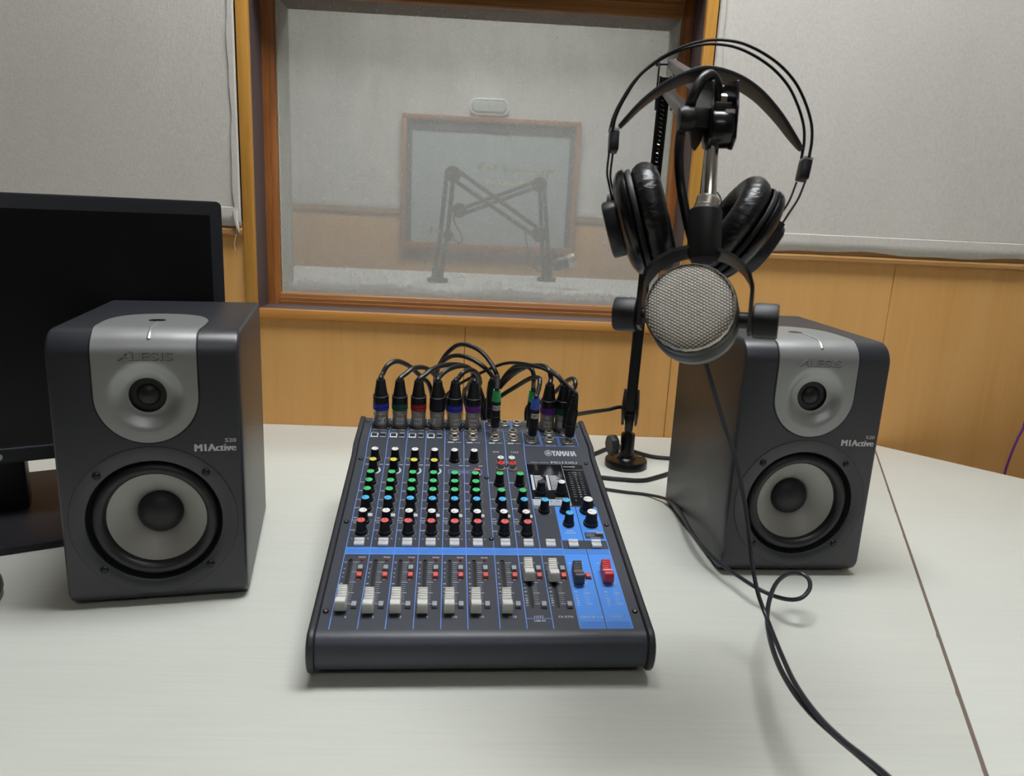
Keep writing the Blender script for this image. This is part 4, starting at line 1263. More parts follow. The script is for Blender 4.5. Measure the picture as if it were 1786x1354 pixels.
MB(frame(mb_ - (mtt - mb_) * 0.08, mtt - mb_)).lathe([(0.0105, -0.004), (0.0126, 0.0), (0.0126, (mtt - mb_).length * 1.06), (0.0118, (mtt - mb_).length * 1.09), (0.004, (mtt - mb_).length * 1.09)], 40).build('stand_mount', RUBBER, mic)

mcab = thing('microphone_cable', 'thick black cable looped over the boom arm clamp down to the microphone', 'cable', D['miccable'][0])
MB().tube(spline(D['miccable']), 0.0040, 12).build('cord', CABLE, mcab)
tag(mcab, mcab['label'], 'cable')

# ------------------------------------------------------------------ headphones
hp = thing('headphones', 'black wire band headphones hung over the boom arm behind the microphone', 'headphones', (0.183, 0.655, 0.50))
back = Vector((0.02, 0.999, 0.0)) * 0.016
HZ = Vector((0.20, 0.95, -0.10)).normalized()
for sft in (Vector((0, 0, 0)), back):
    MB().tube(spline([Vector(p) + sft for p in D['hpwire']]), 0.00125, 8).build('band_wire', BLACKS, hp)
for key, sgn in (('hpwl', -1), ('hpwr', 1)):
    base = [Vector(p) for p in D[key]]
    for off_ in (-0.0014, 0.0026):
        MB().tube(spline([p + RIGHT * (off_ * (1 if sgn < 0 else -1)) + FWD * (0.010 if off_ > 0 else 0) for p in base]), 0.0009, 8).build('cup_wire', BLACKS, hp)
for key, sgn in (('sldL', -1), ('sldR', 1)):
    c0 = Vector(D[key]) + FWD * 0.003
    lean = 0.06 if sgn < 0 else 0.22
    ax2 = (-DOWN * 1.0 + RIGHT * lean).normalized()
    so = MB().bar(c0 - ax2 * 0.0095, c0 + ax2 * 0.0065, 0.0078, 0.013, RIGHT).build('slider', BLACK, hp, bevel=0.0012)
    MB().bar(c0 + ax2 * 0.0065, c0 + ax2 * 0.0085, 0.0072, 0.0125, RIGHT).build('slider_cap', mat('clear_cap', (170, 175, 186), 0.2), so)
# suspension pad
P = spline(D['hppad'], 6)
vv, ff = [], []
N = len(P)
for i, p in enumerate(P):
    t = i / (N - 1)
    tan = (P[min(i + 1, N - 1)] - P[max(i - 1, 0)]).normalized()
    nrm = tan.cross(HZ).normalized()
    if nrm.z < 0:
        nrm = -nrm
    wd = 0.003 + 0.0145 * math.sin(math.pi * t) ** 0.7
    th = 0.0016
    for a, b in ((-wd, th), (wd, th), (wd, -th), (-wd, -th)):
        vv.append(p + HZ * a + nrm * b)
for i in range(N - 1):
    for k in range(4):
        ff.append((i * 4 + k, i * 4 + (k + 1) % 4, i * 4 + 4 + (k + 1) % 4, i * 4 + 4 + k))
ff += [(0, 1, 2, 3), tuple((N - 1) * 4 + k for k in range(4))]
MB().add(vv, ff).build('suspension_strap', mat('strap', (38, 42, 46), 0.5), hp, bevel=0.0006, smooth=50)
MB().tube([P[-1], Vector(D['sldR']) + FWD * 0.01], 0.0006, 6).build('strap_cord', BLACK, hp)
MB().tube([P[0], Vector(D['sldL']) + FWD * 0.01], 0.0006, 6).build('strap_cord', BLACK, hp)
PADM = mat('pad_leather', (24, 24, 27), 0.34)
nt = PADM.node_tree
bump(nt, noise(nt, coords(nt, (90, 90, 160)), 1.0, 3.0, 0.6, 1.0), 0.5, 0.002)
def earcup(c, inward, tilt_up):
    z = Vector(inward).normalized()
    Mq = frame(c, z, tilt_up)
    pr = []
    for k in range(17):
        a = R(-170 + 340 * k / 16)
        pr.append((0.0325 + 0.0125 * math.cos(a), 0.0098 + 0.0118 * math.sin(a)))
    random.seed(8)
    ph = [random.random() * 6 for _ in range(8)]
    def wrinkle(r, h, a):
        if r < 0.030:
            return r
        w_ = sum(math.sin(a * (17 + 9 * i) + ph[i] + h * 60 * (i % 3 - 1)) for i in range(5)) / 5
        return r + 0.0007 * w_
    MB(Mq).lathe(pr + [pr[0]], 120, None, False, rfun=wrinkle).build('ear_pad', PADM, hp, smooth=60)
    MB(Mq).lathe([(0.025, 0.003), (0.0, 0.002)], 40, None, False).build('driver_cloth', RUBBER, hp)
    MB(Mq).lathe([(0.0425, -0.0005), (0.0432, -0.002), (0.0425, -0.0045), (0.0405, -0.0050)], 64, None, False).build('pad_seam_ring', RUBBER, hp, smooth=60)
    MB(Mq).lathe([(0.0405, -0.0048), (0.0440, -0.0065), (0.0440, -0.0095), (0.0420, -0.0125), (0.036, -0.0160), (0.026, -0.0185), (0.0, -0.0190)], 64, None, False).build('shell', BLACKG, hp, smooth=50)
    return Mq
cL, cR = Vector(D['cupL']), Vector(D['cupR'])
inL = RIGHT * 0.95 - DOWN * 0.22 - FWD * 0.22
inR = -RIGHT * 0.80 - DOWN * 0.55 - FWD * 0.08
ML = earcup(cL - inL.normalized() * 0.004, inL, -DOWN)
MR = earcup(cR, inR, -DOWN)
for Mq, hub, wend in ((ML, Vector(D['hubL']), Vector(D['hpwl'][-1])), (MR, Vector(D['hubR']), Vector(D['hpwr'][-1]))):
    out = -(Mq.to_3x3() @ Vector((0, 0, 1)))
    c0 = Mq.translation + out * 0.015
    u_ = -DOWN
    u_ = (u_ - out * u_.dot(out)).normalized()
    f_ = out.cross(u_)
    # rounded hinge housing lying on the back of the shell
    pts = []
    for k in range(20):
        a = R(180 + 180 * k / 19)
        pts.append((0.021 * math.cos(a), 0.027 * math.sin(a) + 0.002))
    pts += [(0.021, 0.012), (0.014, 0.020), (-0.014, 0.020), (-0.021, 0.012)]
    mb = MB()
    mb.prism(pts, 0.0, 0.0145, lambda u, v, w_: tuple(c0 + f_ * u + u_ * v + out * w_))
    ho = mb.build('hinge_housing', mat('hinge_grey', (36, 38, 43), 0.42), hp, bevel=0.0025)
    top = c0 + u_ * 0.016 + out * 0.008
    MB().bar(top - u_ * 0.003, top + (wend - top) * 0.9, 0.008, 0.016, out).build('wire_anchor', BLACK, ho, bevel=0.001)

# ------------------------------------------------------------------ loose cords
def cable(name, label, pts, r, mt=CABLE, group=None, cat='cable', n=8):
    t = MB()
    p = spline(pts, n)
    t.tube(p, r, 10)
    o = t.build(name, mt)
    # put the origin at the start of the cord
    s = Vector(pts[0])
    o.data.transform(Matrix.Translation(-s))
    o.location = s
    tag(o, label, cat, group)
    return o
cable('headphone_cord', 'thin black cord hanging from the headphones in front of the speaker', D['hang'], 0.0021, CABLE2)
cable('audio_cord', 'black cord leaving the mixer, curling in a loop below the speaker', D['loop'], 0.0023, CABLE2)
cable('speaker_cable', 'black cable on the desk in front of the boom arm base', D['t1'], 0.0034)
cable('speaker_cable', 'black cable on the desk passing behind the boom arm base', D['t2'], 0.0034)
cable('arm_cable', 'black cable rising from the mixer to the boom arm joint', D['t3'] + [(0.262, 1.24, 0.07), (0.268, 1.26, 0.004)], 0.0034)
cable('purple_cord', 'thin purple cord hanging behind the corner desk at the right edge', D['purple'] + [(1.03, 1.33, -0.3), (1.04, 1.33, FLOOR + 0.01)], 0.0022, mat('purple_cord', (104, 44, 122), 0.5))

# ------------------------------------------------------------------ boom arms behind the glass
def far_arm(label, posts, links, jn, je, base):
    t = thing('boom_stand', label, 'boom arm', base)
    dm = mat('far_arm_metal', (26, 29, 38), 0.45)
    for a in posts:
        for p, q in zip(a[:-1], a[1:]):
            MB().bar(p, q, 0.014, 0.014, (0, 1, 0)).build('post_bar', dm, t, bevel=0.002)
    for a in links:
        MB().bar(a[0], a[1], 0.014, 0.014, (0, 1, 0)).build('link_bar', dm, t, bevel=0.002)
    for j in (jn, je):
        MB(frame(j, (0, -1, 0))).lathe([(0.0, -0.018), (0.024, -0.018), (0.026, -0.015), (0.026, 0.015), (0.024, 0.018), (0, 0.018)], 28).build('joint', dm, t)
    MB().lathe([(0.035, 0.0), (0.035, 0.012), (0.02, 0.016), (0.018, 0.05), (0.0, 0.05)], 24, frame(base, (0, 0, 1))).build('base', dm, t)
    return t, dm
fa, dm = far_arm('folded boom arm behind the glass, its base on the left side', [D['fa1'], D['fa1b']], [D['fa2'], D['fa2b']], D['fa2j'][0], D['fa2e'][0], (-0.152, 2.5, 0.17))
MB(frame(D['fknob'][0], (-1, -0.5, 0.1))).lathe([(0.004, -0.02), (0.004, 0.0), (0.013, 0.001), (0.014, 0.012), (0, 0.013)], 16).build('clamp_knob', NICKEL, fa)
MB(frame(D['fjoint'][0], (0, -1, 0))).lathe([(0, -0.012), (0.017, -0.012), (0.017, 0.012), (0, 0.012)], 16).build('clamp', dm, fa)
fb, dm = far_arm('folded boom arm behind the glass, its base on the right side', [D['fb1'], D['fb1b']], [D['fb2'], D['fb2b']], D['fbj'][0], D['fbe'][0], (0.227, 2.7, 0.17))
cable('far_cable', 'thin dark cable dangling from the left end of a far boom arm', D['fcab1'], 0.003)
cable('far_cable', 'thin dark cable dangling to the far microphone', D['fcab2'], 0.003)
fm = thing('far_microphone', 'grey microphone with a silver head behind the glass at the right boom arm', 'microphone', D['fmic'][1])
p0, p1, p2, p3 = [Vector(p) for p in D['fmic']]
MB().bar(p0, p1, 0.016, 0.02, (1, 0, 0)).build('bracket', dm, fm, bevel=0.002)
MB(frame(p1, p2 - p1)).lathe([(0.0, -0.02), (0.02, -0.018), (0.022, 0.0), (0.022, (p2 - p1).length)], 24).build('body', dm, fm)
MB(frame(p2, p3 - p2)).lathe([(0.021, 0.0), (0.022, 0.002), (0.022, (p3 - p2).length * 0.9), (0.018, (p3 - p2).length), (0, (p3 - p2).length)], 24).build('head', NICKEL, fm)

# ------------------------------------------------------------------ mixing console
MA = R(2.69)
EY = Vector((-math.sin(MA), math.cos(MA), 0))
MO = Vector((0.0406, 0, 0)) + EY * 0.601
mx = thing('mixing_console', 'black and blue twelve channel mixing console with coloured knobs and white faders', 'mixer', tuple(MO), MA)
PR = [(0.0, 0.0471), (0.2997, 0.1064), (0.3178, 0.1156), (0.3982, 0.1277)]
TILT = [math.atan2(PR[i + 1][1] - PR[i][1], PR[i + 1][0] - PR[i][0]) for i in range(3)]
def MP(lx, s, h=0.0, seg=0):
    """millimetres on panel segment seg -> mixer space"""
    c_, s_ = math.cos(TILT[seg]), math.sin(TILT[seg])
    s, h, lx = s / 1000, h / 1000, lx / 1000
    return Vector((lx, PR[seg][0] + s * c_ - h * s_, PR[seg][1] + s * s_ + h * c_))
BODY = speckle('console_paint', (53, 57, 67), 0.42, 2200, 0.12)
CHEEK = speckle('console_cheek', (40, 41, 47), 0.42, 1800, 0.2)
BLUE = mat('console_blue', (72, 144, 236), 0.42)
BLUEL = mat('console_blue_line', (104, 156, 246), 0.45)
BLUED = mat('console_blue_dark', (38, 66, 140), 0.45)
PRINT = mat('console_print', (196, 200, 206), 0.5)
L = dict(world=False)
front = [(-0.0045, 0.0462), (-0.0090, 0.0438), (-0.0122, 0.0400), (-0.0140, 0.0350), (-0.0144, 0.0290), (-0.0136, 0.0225), (-0.0112, 0.0165), (-0.0075, 0.0125), (-0.0025, 0.0105)]
prof = [PR[0]] + front + [(0.01, 0.0100), (0.3982, 0.0100)] + [PR[3], PR[2], PR[1]]
body = MB().prism(prof, -0.1475, 0.1475, lambda u, v, w_: (w_, u, v)).mesh('chassis', BODY, smooth=0)
FAD = [-129.9, -105.2, -80.6, -56.0, -31.4, -6.8, 22.0, 46.5, 71.0, 95.6, 125.0]
cut = MB()
for lx in FAD:
    pl = [(lx + 1.9 * math.cos(R(a)), (97.3 if a <= 180 else 29.0) + 1.9 * math.sin(R(a))) for a in range(0, 361, 30) if a != 360]
    cut.prism(pl, -7.0, 3.0, lambda u, v, w_: MP(u, v, w_))
me = boolean_cut(body, cut.mesh('cut', BODY))
me.polygons.foreach_set('use_smooth', [True] * len(me.polygons))
me.set_sharp_from_angle(angle=R(24))
chassis = link('chassis', me, mx)
for lx in FAD:
    pl = [(lx + 1.86 * math.cos(R(a)), (97.3 if a <= 180 else 29.0) + 1.86 * math.sin(R(a))) for a in range(0, 360, 30)]
    MB().prism(pl, -6.9, -1.2, lambda u, v, w_: MP(u, v, w_)).build('fader_slot', BLACK, mx, **L)
# side cheeks
ck = [(0.0, 0.0500), (-0.007, 0.0488), (-0.0125, 0.0452), (-0.0162, 0.0400), (-0.0178, 0.0330), (-0.0172, 0.0240), (-0.0145, 0.0160), (-0.0100, 0.0105), (-0.004, 0.0080), (0.4015, 0.0080), (0.4015, 0.1290), (0.3985, 0.1300), (0.3165, 0.1182), (0.2985, 0.1090)]
for s in (-1, 1):
    MB().prism(ck, s * 0.1478, s * 0.1548, lambda u, v, w_: (w_, u, v)).build('side_cheek', CHEEK, mx, bevel=0.0022, bseg=3, **L)
MB().box(-0.1475, 0.1475, 0.006, 0.385, 0.0004, 0.0102).build('base_tray', mat('console_base', (34, 35, 40), 0.5), mx, bevel=0.003, **L)

# printed lines and fields --------------------------------------------------
def quad(mb, x0, x1, s0, s1, h=0.08, seg=0, k0=0.0, mi=0):
    mb.add([MP(x0, s0, h, seg), MP(x1, s0, h, seg), MP(x1, s1, h, seg), MP(x0, s1, h, seg)], [(0, 1, 2, 3)], None, mi)
DIV = [-137.2, -112.4, -87.9, -63.3, -38.8, -14.4, 14.6, 39.1, 63.4, 87.6, 112.1, 136.7]
ln = MB()
for i, d in enumerate(DIV[:10]):
    top0 = 305.5 if i < 9 else 134
    quad(ln, d - 0.35, d + 0.35, 0.3, top0)
    if i < 9:
        quad(ln, d - 0.35, d + 0.35, 0.0, 20.3, 0.08, 1)
        quad(ln, d - 0.35, d + 0.35, 0.0, 81.0 if i < 7 else (14 if i > 7 else 46), 0.08, 2)
quad(ln, DIV[11] - 0.35, DIV[11] + 0.35, 0.3, 134)
quad(ln, -137.2, 87.6, 118.0, 118.9)
quad(ln, -137.2, 87.6, 107.2, 108.1)
quad(ln, 39.1, 63.4, 13.2, 13.8)
def rectline(x0, x1, s0, s1, w=0.6, seg=2):
    quad(ln, x0, x1, s0, s0 + w, 0.08, seg); quad(ln, x0, x1, s1 - w, s1, 0.08, seg)
    quad(ln, x0, x0 + w, s0, s1, 0.08, seg); quad(ln, x1 - w, x1, s0, s1, 0.08, seg)
rectline(14.6, 50.8, 46, 80.5); rectline(52.0, 87, 46, 80.5)
rectline(64.5, 87.0, 4, 45); rectline(88.0, 110.5, 4, 31); rectline(112.0, 136.5, 4, 31); rectline(88.0, 136.5, 32, 80.5)
rectline(-33.5, 7.3, 266.5, 275.0, 0.5, 0)
ln.build('blue_lines', BLUEL, mx, smooth=0, **L)
bf = MB()
for a, b in zip(DIV[:9], DIV[1:10]):
    quad(bf, a + 0.6, b - 0.6, 108.3, 117.8, 0.06)
quad(bf, 88.2, 111.6, 0.2, 117.8, 0.06); quad(bf, 112.6, 136.3, 0.2, 117.8, 0.06)
quad(bf, 88.2, 111.6, 133.2, 197.0, 0.06); quad(bf, 112.6, 136.9, 133.0, 197.0, 0.06)
bf.build('blue_fields', BLUE, mx, smooth=0, **L)
bd = MB()
for a, b in zip(DIV[:11], DIV[1:]):
    for k in range(3):
        quad(bd, a + 1.2, b - 1.2, 109.8 + k * 2.6, 110.5 + k * 2.6, 0.10)
for a, b in ((88.2, 111.6), (112.6, 136.3)):
    for k in range(4):
        quad(bd, a + 0.8, b - 0.8, 1.6 + k * 2.2, 2.2 + k * 2.2, 0.10)
bd.build('blue_stripes', BLUED, mx, smooth=0, kind='stuff', **L)
# effect display
ds = MB()
ds.prism([(64.3, 199.2), (134.8, 199.2), (134.8, 291.5), (64.3, 291.5)], -0.5, 0.10, lambda u, v, w_: MP(u, v, w_))
disp = ds.build('display_window', mat('display_black', (26, 27, 30), 0.10), mx, smooth=0, **L)
lb = MB()
quad(lb, 64.3, 108.4, 199.2, 212.2, 0.14)
lb.build('effect_label', mat('label_silver', (178, 190, 204), 0.45), disp, smooth=0, **L)
dk_ = MB()
put_text(dk_, 'FX', lambda u, v, w_: MP(u, v, 0.18 + w_), 91.0, 206.3, 4.6, 'C', width=12)
put_text(dk_, '24 MULTI', lambda u, v, w_: MP(u, v, 0.18 + w_), 90.0, 203.4, 2.6, 'C', width=12)
put_text(dk_, 'PROGRAM', lambda u, v, w_: MP(u, v, 0.18 + w_), 90.0, 200.2, 2.6, 'C', width=13)
dk_.build('effect_lettering', mat('dark_print', (40, 44, 52), 0.5), disp, smooth=0, **L)

# white print ---------------------------------------------------------------
wp = MB()
def T(s, lx, ss, size, seg=0, align='C', width=None, bold=0.12, spacing=1.0):
    put_text(wp, s, lambda u, v, w_: MP(u, v, 0.16 + w_, seg), lx, ss, size, align, width, 0.0, 0.0, 0.0, 0.0, 0, spacing, bold)
CH = [-124.7, -100.1, -75.6, -51.3, -26.6, -2.1, 26.9, 51.4]
for lx, s in zip(CH, ('1', '2', '3', '4', '5/6', '7/8', '9/10', '11/12')):
    T(s, lx, 14.4, 4.2, bold=0.14)
T('USB IN', 51.6, 9.4, 3.4, bold=0.14)
T('FX RTN', 76.4, 14.4, 4.0, bold=0.14)
T('GROUP 1-2', 100.6, 14.2, 3.8, width=21.5, bold=0.14)
T('STEREO', 125.0, 14.2, 4.0, bold=0.14)
T('9/10', 26.4, 9.4, 4.4, 1); T('11/12', 50.8, 9.4, 4.4, 1)
T('YAMAHA', 99.3, 5.6, 13.6, 1, 'L', 31.0, 0.5)
# tuning fork roundel
for k in range(40):
    a0, a1 = 2 * math.pi * k / 40, 2 * math.pi * (k + 1) / 40
    wp.add([MP(94.4 + r * math.cos(a), 10.6 + 1.12 * r * math.sin(a), 0.16, 1) for r, a in ((4.3, a0), (4.8, a0), (4.8, a1), (4.3, a1))], [(0, 1, 2, 3)])
for k in range(3):
    a = R(90 + 120 * k)
    u = Vector((math.cos(a), math.sin(a))); n_ = Vector((-u.y, u.x))
    for sg in (-1, 0, 1):
        p = [u * 0.4 + n_ * (sg * 0.7 - 0.22), u * 3.6 + n_ * (sg * 0.9 - 0.22), u * 3.6 + n_ * (sg * 0.9 + 0.22), u * 0.4 + n_ * (sg * 0.7 + 0.22)]
        wp.add([MP(94.4 + q.x, 10.6 + 1.12 * q.y, 0.16, 1) for q in p], [(0, 1, 2, 3)])
    a += R(60)
    u = Vector((math.cos(a), math.sin(a))); n_ = Vector((-u.y, u.x))
    p = [u * 0.6 - n_ * 0.25, u * 3.9 - n_ * 0.25, u * 3.9 + n_ * 0.25, u * 0.6 + n_ * 0.25]
    wp.add([MP(94.4 + q.x, 10.6 + 1.12 * q.y, 0.16, 1) for q in p], [(0, 1, 2, 3)])
T('MG12XU', 96.0, 294.3, 7.6, 0, 'L', 33.0, 0.3)
T('MIXING CONSOLE', 70.0, 295.2, 2.8, 0, 'L', 23.0, 0.12)
T('POWER', 110.8, 285.0, 4.4, 0, 'L', 14.5, 0.15)
for i, (sx, dash) in enumerate(zip(FAD, [1] * 11)):
    for v, s in (('10', 93.4), ('5', 83.4), ('0', 76.9), ('5', 70.9), ('10', 60.9), ('15', 55.2), ('20', 49.7), ('25', 44.1), ('30', 40.0), ('40', 37.0), ('60', 34.0), ('∞', 30.5)):
        T(v, sx - 4.6, s, 2.5, bold=0.14)
    for k in range(21):
        s = 94.4 - k * 3.05
        w_ = 5.8 if k % 5 == 0 else 4.2
        quad(wp, sx + 3.0, sx + 3.0 + w_, s - (0.30 if k % 5 else 0.35), s + (0.0 if k % 5 else 0.35), 0.16)
for i, lx in enumerate(FAD[:10]):
    if i < 6:
        T('PEAK', lx + 11.0, 101.4, 3.0, bold=0.14)
    T('ST', lx + 10.8, 67.6, 3.0, bold=0.14)
def ticks(lx, s, n=11, r0=7.4, r1=9.0):
    for k in range(n):
        a = R(-135 + 270 * k / (n - 1))
        d = Vector((math.sin(a), math.cos(a))); t_ = Vector((d.y, -d.x)) * 0.18
        p = [d * r0 - t_, d * r1 - t_, d * r1 + t_, d * r0 + t_]
        wp.add([MP(lx + q.x, s + q.y, 0.16) for q in p], [(0, 1, 2, 3)])
def arcband(lx, s, r0, r1, a0, a1, n=14):
    for k in range(n):
        t0, t1 = R(a0 + (a1 - a0) * k / n), R(a0 + (a1 - a0) * (k + 1) / n)
        wp.add([MP(lx + r * math.sin(t), s + r * math.cos(t), 0.16) for r, t in ((r0, t0), (r1, t0), (r1, t1), (r0, t1))], [(0, 1, 2, 3)])

# knobs ---------------------------------------------------------------------
KN = mat('knob_black', (18, 19, 23), 0.42)
KCOL = {'w': mat('cap_white', (232, 232, 228), 0.45), 'y': mat('cap_yellow', (222, 208, 76), 0.45), 'g': mat('cap_green', (70, 196, 116), 0.45),
        'b': mat('cap_blue', (78, 180, 232), 0.45), 'r': mat('cap_red', (222, 98, 92), 0.45), 'k': mat('cap_grey', (66, 68, 76), 0.35)}
def knob_meshes(sc=1.0, hh=16.0):
    q = 0.001
    def flute(r, h, a):
        return r * (1 - 0.045 * max(0, math.cos(18 * a))) if 0.003 < h < 0.0145 else r
    b = MB().lathe([(6.5 * sc * q, 0), (6.6 * sc * q, 0.0012), (6.4 * sc * q, 0.0030), (5.5 * sc * q, 0.0046), (5.0 * sc * q, 0.0080), (4.55 * sc * q, (hh - 1.2) * q), (4.25 * sc * q, (hh - 0.3) * q), (0, (hh - 0.3) * q)], 54, rfun=flute).mesh('knob', KN, smooth=32)
    c = {k: MB().lathe([(4.15 * sc * q, (hh - 0.35) * q), (4.05 * sc * q, hh * q), (0, (hh + 0.06) * q)], 24).mesh('cap', m_, smooth=40) for k, m_ in KCOL.items()}
    p = MB().box(-0.30 * q, 0.30 * q, 0.6 * q, 3.6 * sc * q, (hh + 0.02) * q, (hh + 0.14) * q).mesh('pointer', KN, smooth=0)
    dd = MB()
    for k in range(7):
        a = R(180 + (-75 + 25 * k))
        Mx = Matrix.Rotation(-a, 4, 'Z')
        dd.box(-0.55 * q, 0.55 * q, 5.6 * sc * q, 6.05 * sc * q, 0.0036, 0.00385, Mx)
    return b, c, p, dd.mesh('skirt_marks', PRINT, smooth=0)
KM = knob_meshes()
KB = knob_meshes(1.28, 17.0)
def knob(lx, s, col, ang=0.0, km=KM):
    o = link('knob', km[0], mx, loc=MP(lx, s), rot=(TILT[0], 0, 0))
    link('cap', km[1][col], o)
    link('pointer', km[2], o, rot=(0, 0, -R(ang)))
    link('skirt_marks', km[3], o)
random.seed(21)
ROWS = [(297.0, 'w'), (271.2, 'y'), (242.9, 'g'), (224.5, 'g'), (206.2, 'g'), (187.6, 'b'), (163.0, 'w'), (144.6, 'r')]
for i, lx in enumerate(CH[:6]):
    for j, (s, cc) in enumerate(ROWS):
        if j == 1 and i > 3:
            continue
        ang = {0: [60, 10, -5, -85, -80, 5][i], 1: -10, 5: -135 if i else -80, 6: [50, -10, -130, -130, -130, -130][i]}.get(j, [-85, -5, 5, 0, 0, 0][i] if j in (3, 4) else 0)
        knob(lx, s, cc, ang)
        if j == 1:
            arcband(lx, s, 6.9, 9.2, 35, 150)
        else:
            ticks(lx, s)
    for nm, s in (('HIGH', 242.9), ('MID', 224.5), ('LOW', 206.2), ('AUX1', 189.5), ('PRE', 170.2), ('AUX2', 165.5), ('FX', 161.5), ('PAN', 147.5)):
        T(nm, lx - 9.2, s, 2.7, bold=0.14)
    T('L', lx - 8.2, 132.8, 2.6); T('R', lx + 8.2, 132.8, 2.6)
    T('GAIN', lx - 9.0, 300.0, 2.6)
    for z in (-1, 1):
        quad(wp, lx + z * 8.2 - 2.4, lx + z * 8.2 + 2.4, 284.4, 285.8, 0.16)
for lx in CH[6:]:
    for s, cc, an in ((242.9, 'g', 0), (206.6, 'g', -135), (187.8, 'b', -135), (163.4, 'w', -135), (144.6, 'r', 0)):
        knob(lx, s, cc, an)
        ticks(lx, s)
    for nm, s in (('HIGH', 246.0), ('LOW', 210.0), ('AUX1', 191.0), ('PRE', 170.2), ('AUX2', 165.5), ('FX', 161.5), ('BAL', 147.5)):
        T(nm, lx - 9.4, s, 2.7, bold=0.14)
knob(75.0, 226.0, 'k', 0); knob(98.9, 226.0, 'w', -80)
knob(75.0, 187.6, 'b', 0); knob(99.0, 187.4, 'b', 0); knob(99.4, 162.3, 'b', 0)
knob(124.0, 188.2, 'w', -80, KB); knob(124.4, 163.2, 'w', -80, KB)
ticks(75.0, 187.6); ticks(99.4, 162.3); ticks(124.4, 163.2, 11, 9.4, 10.8)
T('AUX1', 67.5, 196.6, 2.6); T('PRE', 67.0, 193.4, 2.6)
T('SEND', 99.6, 149.4, 3.2, bold=0.14); T('MASTER', 99.8, 145.4, 3.2, bold=0.14)
T('PHONES', 124.6, 149.8, 2.8)
T('MONITOR', 125.2, 133.6, 2.4)
# lists and meters in the display
for x0 in (66.6, 85.5):
    quad(wp, x0, x0 + 3.0, 232, 266, 0.14)
    for k in range(12):
        quad(wp, x0 + 4.2, x0 + 15.0 - (k % 3) * 1.2, 233.0 + k * 2.75, 234.3 + k * 2.75, 0.14)
quad(wp, 108.2, 108.6, 200, 291, 0.14)
quad(wp, 109, 134.5, 279.2, 279.6, 0.14)
for k, s in enumerate(('PEAK', '+10', '+6', '+3', '0', '-3', '-6', '-10', '-15', '-20', '-25', '-30')):
    ss = 272.5 - k * 4.9
    T(s, 122.3, ss - 0.8, 2.6)
    quad(wp, 114.0, 117.6, ss - 0.15, ss + 0.2, 0.14); quad(wp, 126.6, 130.2, ss - 0.15, ss + 0.2, 0.14)
T('L', 115.6, 210.0, 2.8); T('R', 128.4, 210.0, 2.8)
T('PROGRAM', 73.5, 214.0, 2.8); T('PARAMETER', 99.0, 214.0, 2.8)
# phantom text, connector names
T('PHANTOM +48V', -27.0, 269.3, 2.6, 0, 'L')
for lx in CH[:4]:
    T('MIC / LINE', lx - 0.2, 43.4, 3.4, 2, 'C', 18.0, 0.15)
for lx in CH[4:6]:
    T('MIC', lx - 8.0, 47.0, 2.6, 2); T('L', lx - 9.0, 36.0, 2.6, 2); T('R', lx - 9.0, 17.0, 2.6, 2)
    quad(wp, lx - 8.5, lx - 0.5, 9.0, 11.8, 0.16, 2); quad(wp, lx + 1.5, lx + 9.0, 10.0, 11.0, 0.16, 2)
for lx in CH[6:]:
    T('L', lx - 9.4, 36.0, 2.6, 2); T('R', lx - 9.4, 17.0, 2.6, 2)
    quad(wp, lx - 8.5, lx - 0.5, 9.0, 11.8, 0.16, 2); quad(wp, lx + 1.5, lx + 9.0, 10.0, 11.0, 0.16, 2)
T('MONITOR OUT', 75.6, 5.4, 3.0, 2, 'C', 19.0, 0.12); T('FOOT SW', 99.5, 5.4, 3.0, 2); T('PHONES', 124.3, 5.4, 3.2, 2, 'C', None, 0.15)
T('GROUP OUT', 33.0, 50.5, 2.8, 2); T('AUX SEND', 70.0, 50.5, 2.8, 2); T('STEREO OUT', 112.0, 46.5, 2.8, 2)
wp.build('white_print', PRINT, mx, smooth=0, **L)

# faders --------------------------------------------------------------------
def fader_mesh(mt):
    prof_ = [(-11.6, 1.5), (-11.8, 10.8), (-11.0, 12.4), (-9.6, 12.8), (-6.5, 12.2), (-3.2, 10.6), (-0.8, 9.2), (0.0, 8.2)]
    for k in range(5):
        b0 = 0.7 + k * 2.1
        h0 = 8.6 + k * 0.95
        prof_ += [(b0, h0 + 0.2), (b0 + 0.7, h0 + 0.95), (b0 + 1.5, h0 + 1.15), (b0 + 2.0, h0 + 0.55)]
    prof_ += [(11.4, 12.8), (11.9, 11.0), (11.6, 1.5)]
    mb = MB()
    vv, ff = [], []
    n = len(prof_)
    rows_ = []
    for sx in (-1, 1):
        for (s, h) in prof_:
            wd = 4.9 - 0.055 * h
            if s < -1:
                wd += 0.35
            vv.append((sx * wd * 0.001, s * 0.001, h * 0.001))
    ff.append(tuple(range(n))); ff.append(tuple(range(n, 2 * n))[::-1])
    for i in range(n):
        j = (i + 1) % n
        ff.append((i, n + i, n + j, j))
    mb.add(vv, ff)
    return mb.mesh('fader_cap', mt, bevel=0.0003, bseg=1, smooth=40)
FW = fader_mesh(mat('fader_white', (214, 214, 208), 0.42))
FG = fader_mesh(mat('fader_grey', (72, 76, 84), 0.42))
FR = fader_mesh(mat('fader_red', (214, 62, 66), 0.42))
STEM = MB().box(-0.0012, 0.0012, -0.004, 0.004, -0.006, 0.003).mesh('fader_stem', BLACK)
LINEM = {}
def line_mesh(mt):
    return MB().box(-0.0047, 0.0047, -0.0016, -0.0006, 0.0084, 0.0098).mesh('centre_line', mt)
LM = [line_mesh(MGREY), line_mesh(mat('line_salmon', (206, 120, 112), 0.5)), line_mesh(WHITEP)]
FPOS = [32.8, 29.6, 29.6, 29.4, 29.4, 29.4, 29.4, 75.0, 74.0, 70.5, 72.8]
